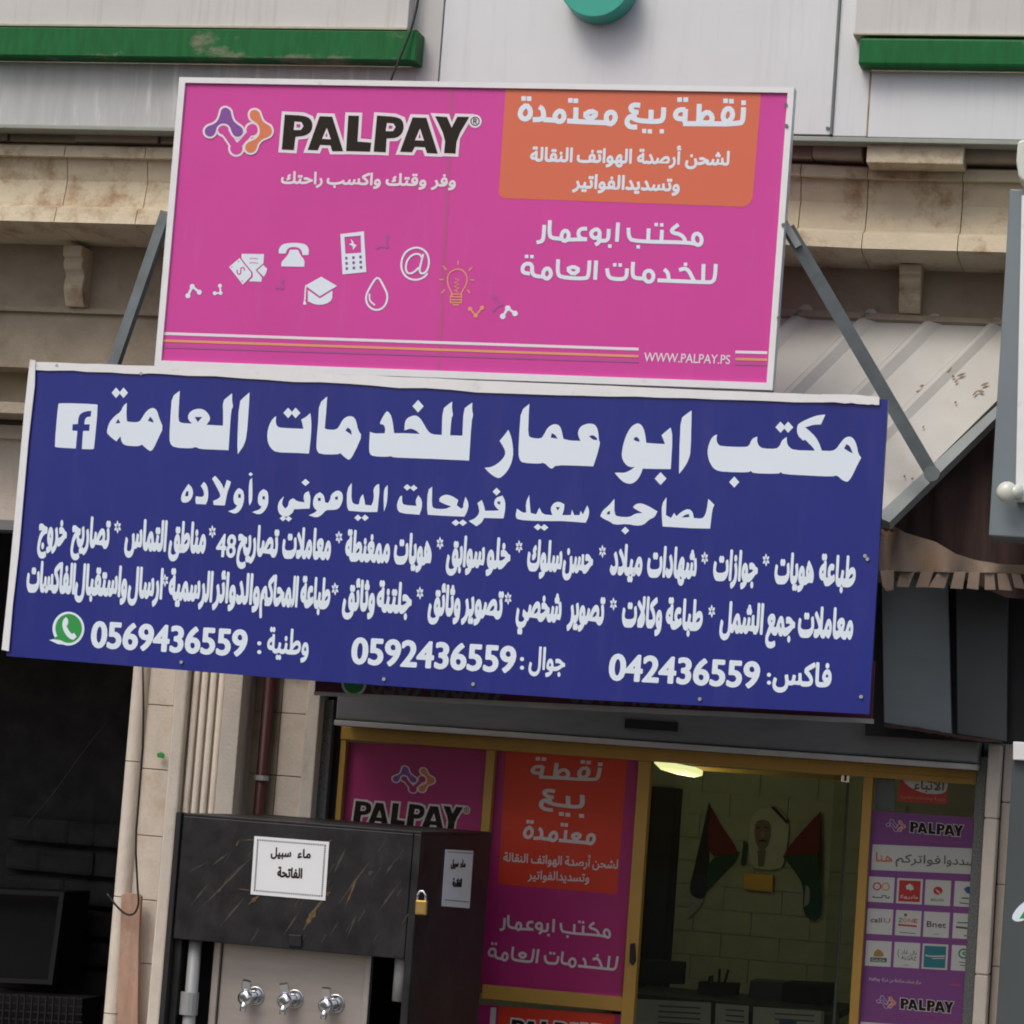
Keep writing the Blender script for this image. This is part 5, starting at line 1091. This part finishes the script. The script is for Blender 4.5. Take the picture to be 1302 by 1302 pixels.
# taps
def tap(px, py, tl=0.0):
    c = P(px, py, yst-.0); tp = thing('tap', '', 'tap', c)
    MB().tube([c, c+Vector((0,-.008,0))], .040, 20).build('flange', 'chrome', tp, smooth=False, bevel=.003)
    MB().tube([c+Vector((-.008,-.008,-.004)), c+Vector((-.018,-.04,-.006)), c+Vector((-.024,-.062,-.008)), c+Vector((-.026,-.078,-.010)), c+Vector((-.027,-.082,-.010))], [.022,.026,.034,.030,.016], 16).build('valve_body', 'chrome', tp, smooth=True)
    MB().tube([c+Vector((-.024,-.062,-.02)), c+Vector((-.026,-.072,-.045)), c+Vector((-.028,-.074,-.065))], [.016,.015,.014], 12).build('spout', 'chrome', tp, smooth=True)
    b = MB(); d = Vector((-.024,-.058,0)); b.tube([c+d+Vector((0,0,.015)), c+d+Vector((0,-.002,.032))], [.014,.016], 12); b.bar(c+d+Vector((0,-.004,.028)), c+d+Vector((-.001+tl,-.020,.070-abs(tl)*.3)), .040, .016)
    b.build('lever', 'chrome', tp, smooth=False, bevel=.004)
    return tp
for (x, y), tl, l in zip(((325,1266),(375,1270),(427,1276)), (.006,-.007,.001), ('chrome tap on the steel panel, nearest the left white pipe', 'middle chrome tap of the three on the steel panel', 'chrome tap on the steel panel, the one nearest the padlock')):
    t = tap(x, y, tl); t['label'] = l; t['group'] = 'taps of the water dispenser'
# padlock
pk = thing('padlock', 'small brass padlock on the dispenser hood edge', 'padlock', P(535,1163,YD-.03)); 
MB().q([(528,1144),(543,1145),(542,1164),(527,1163)], YD-.04, .025).build('lock_body', 'brass', pk, bevel=.006)
sh = [P(530.5,1145,YD-.03), P(531,1138,YD-.03), P(534,1133,YD-.03), P(538,1133,YD-.03), P(541,1138,YD-.03), P(541,1145,YD-.03)]
MB().tube(sh, .0055, 8).build('shackle', 'chrome', pk, smooth=True)
# notices
n1 = thing('notice', 'white notice with dotted border on the front of the black dispenser', 'notice', P(365,1140,YD)); qq = [(323.5,1063),(418.5,1070.5),(413.5,1145),(318.5,1137)]
MB().q(qq, YD-.004, .003).build('sheet', 'paper', n1)
T = Print(YD-.004); c4 = [Vector(p) for p in qq]
def bil(u, v): t = c4[0].lerp(c4[1], u); b_ = c4[3].lerp(c4[2], u); return t.lerp(b_, v)
for i in range(30):
    for (u, v) in ((.05+.9*i/29, .06), (.05+.9*i/29, .93)): p = bil(u, v); T.poly('ink_grey', rect(p.x-.8, p.y-1, p.x+.8, p.y+1), (), 0, 0)
for i in range(24):
    for (u, v) in ((.05, .08+.83*i/23), (.95, .08+.83*i/23)): p = bil(u, v); T.poly('ink_grey', rect(p.x-1, p.y-.8, p.x+1, p.y+.8), (), 0, 0)
T.text('ink_black', "سبيل", 344, 370, 1088.5, 1090, 10.5, 0.06); T.text('ink_black', "ماء", 378, 395, 1090.5, 1091.5, 10.5, 0.06); T.text('ink_black', "الفاتحة", 352, 384, 1115, 1117, 12, 0.06)
T.build('print', n1)
n2 = thing('notice', 'narrow pale notice on the right side of the black dispenser', 'notice', P(580,1150,-1.2))
nx = Vector((1, 0, 0)); p0 = Vector((xr_, 0, 0))
def sideP(px, py, off): return on_plane(px, py, p0+nx*off, nx)
fr = [sideP(x, y, .004) for x, y in ((567,1080),(602,1082),(597,1155),(562,1152))]; MB().slab(fr, [p-nx*.003 for p in fr]).build('sheet', 'paper', n2)
T = Print(0, place=lambda x, y, off: sideP(x, y, .004+off)); T.text('ink_black', "سبيل", 573, 583, 1102, 1102.6, 9, 0.06); T.text('ink_black', "ماء", 585, 592, 1102.8, 1103, 9, 0.06); T.text('ink_black', "الفاتحة", 575, 587, 1127.5, 1128, 10, 0.06)
for a, b_ in (((566,1144),(596,1147)),((569,1083),(601,1085))): T.stroke('ink_grey', [a, b_], .9, False, 0, 0)
for key, (v, f) in T.b.items():
    me = bpy.data.meshes.new('print'); me.from_pydata([tuple(q) for q in v], [], f); me.materials.append(M[key]); link('print', me, n2)

# ================================================================== RIGHT SIDE SIGN BOX
YX = -1.05
rb = thing('light_box', 'blue grey sign box with a white panel at the right edge', 'sign box', P(1290,680,YX))
MB().q([(1284,240),(1500,252),(1470,694),(1257,681)], YX, .30).build('casing', 'bluegrey', rb, bevel=.006)
MB().q([(1299,248),(1480,258),(1460,649),(1291,637)], YX-.06, .055).build('white_panel', 'white', rb, bevel=.004)
gl = thing('globe_lamp', 'milky white round lamp at the lower corner of the sign box', 'lamp', P(1280,625,YX-.06))
bm = bmesh.new(); bmesh.ops.create_uvsphere(bm, u_segments=24, v_segments=14, radius=.045); me = bpy.data.meshes.new('globe'); bmesh.ops.scale(bm, vec=(1.0,.8,1), verts=bm.verts); bmesh.ops.translate(bm, vec=P(1280.5,625.5,YX-.09), verts=bm.verts); bm.to_mesh(me); bm.free(); me.materials.append(M['globe']); me.polygons.foreach_set('use_smooth', [True]*len(me.polygons)); link('globe', me, gl)
MB().tube([P(1282,625,YX-.09), P(1300,626,YX-.09)], .030, 14).build('neck', 'globe', gl, smooth=True)
ul = thing('bulkhead_lamp', 'greenish white lamp cut off at the right edge above the sign box', 'lamp', P(1300,230,YX))
MB().q([(1294,180),(1299,177),(1330,179),(1328,232),(1300,230),(1295,224),(1292,205)], YX-.1, .14).build('lens', 'globe', ul, bevel=.02)
rl_ = thing('lower_board', 'dark grey sign board with a white symbol at the lower right edge', 'sign board', P(1290,1302,-.6))
MB().q([(1288,966),(1480,976),(1440,1460),(1257,1440)], -0.62, .05).build('board', 'slatelow', rl_, bevel=.004)
MB().q([(1288,943),(1480,950),(1480,976),(1288,966)], -0.66, .10).build('top_strip', 'white', rl_, bevel=.004)
T = Print(-0.62); T.poly('ink_white', [(1286,1166),(1293,1154),(1306,1144),(1330,1140),(1330,1175),(1305,1169),(1296,1172),(1289,1171)], (), 0, 1); T.poly('ink_green', [(1296,1168),(1302,1159),(1325,1150),(1325,1168)], (), 1, 0); T.build('print', rl_)
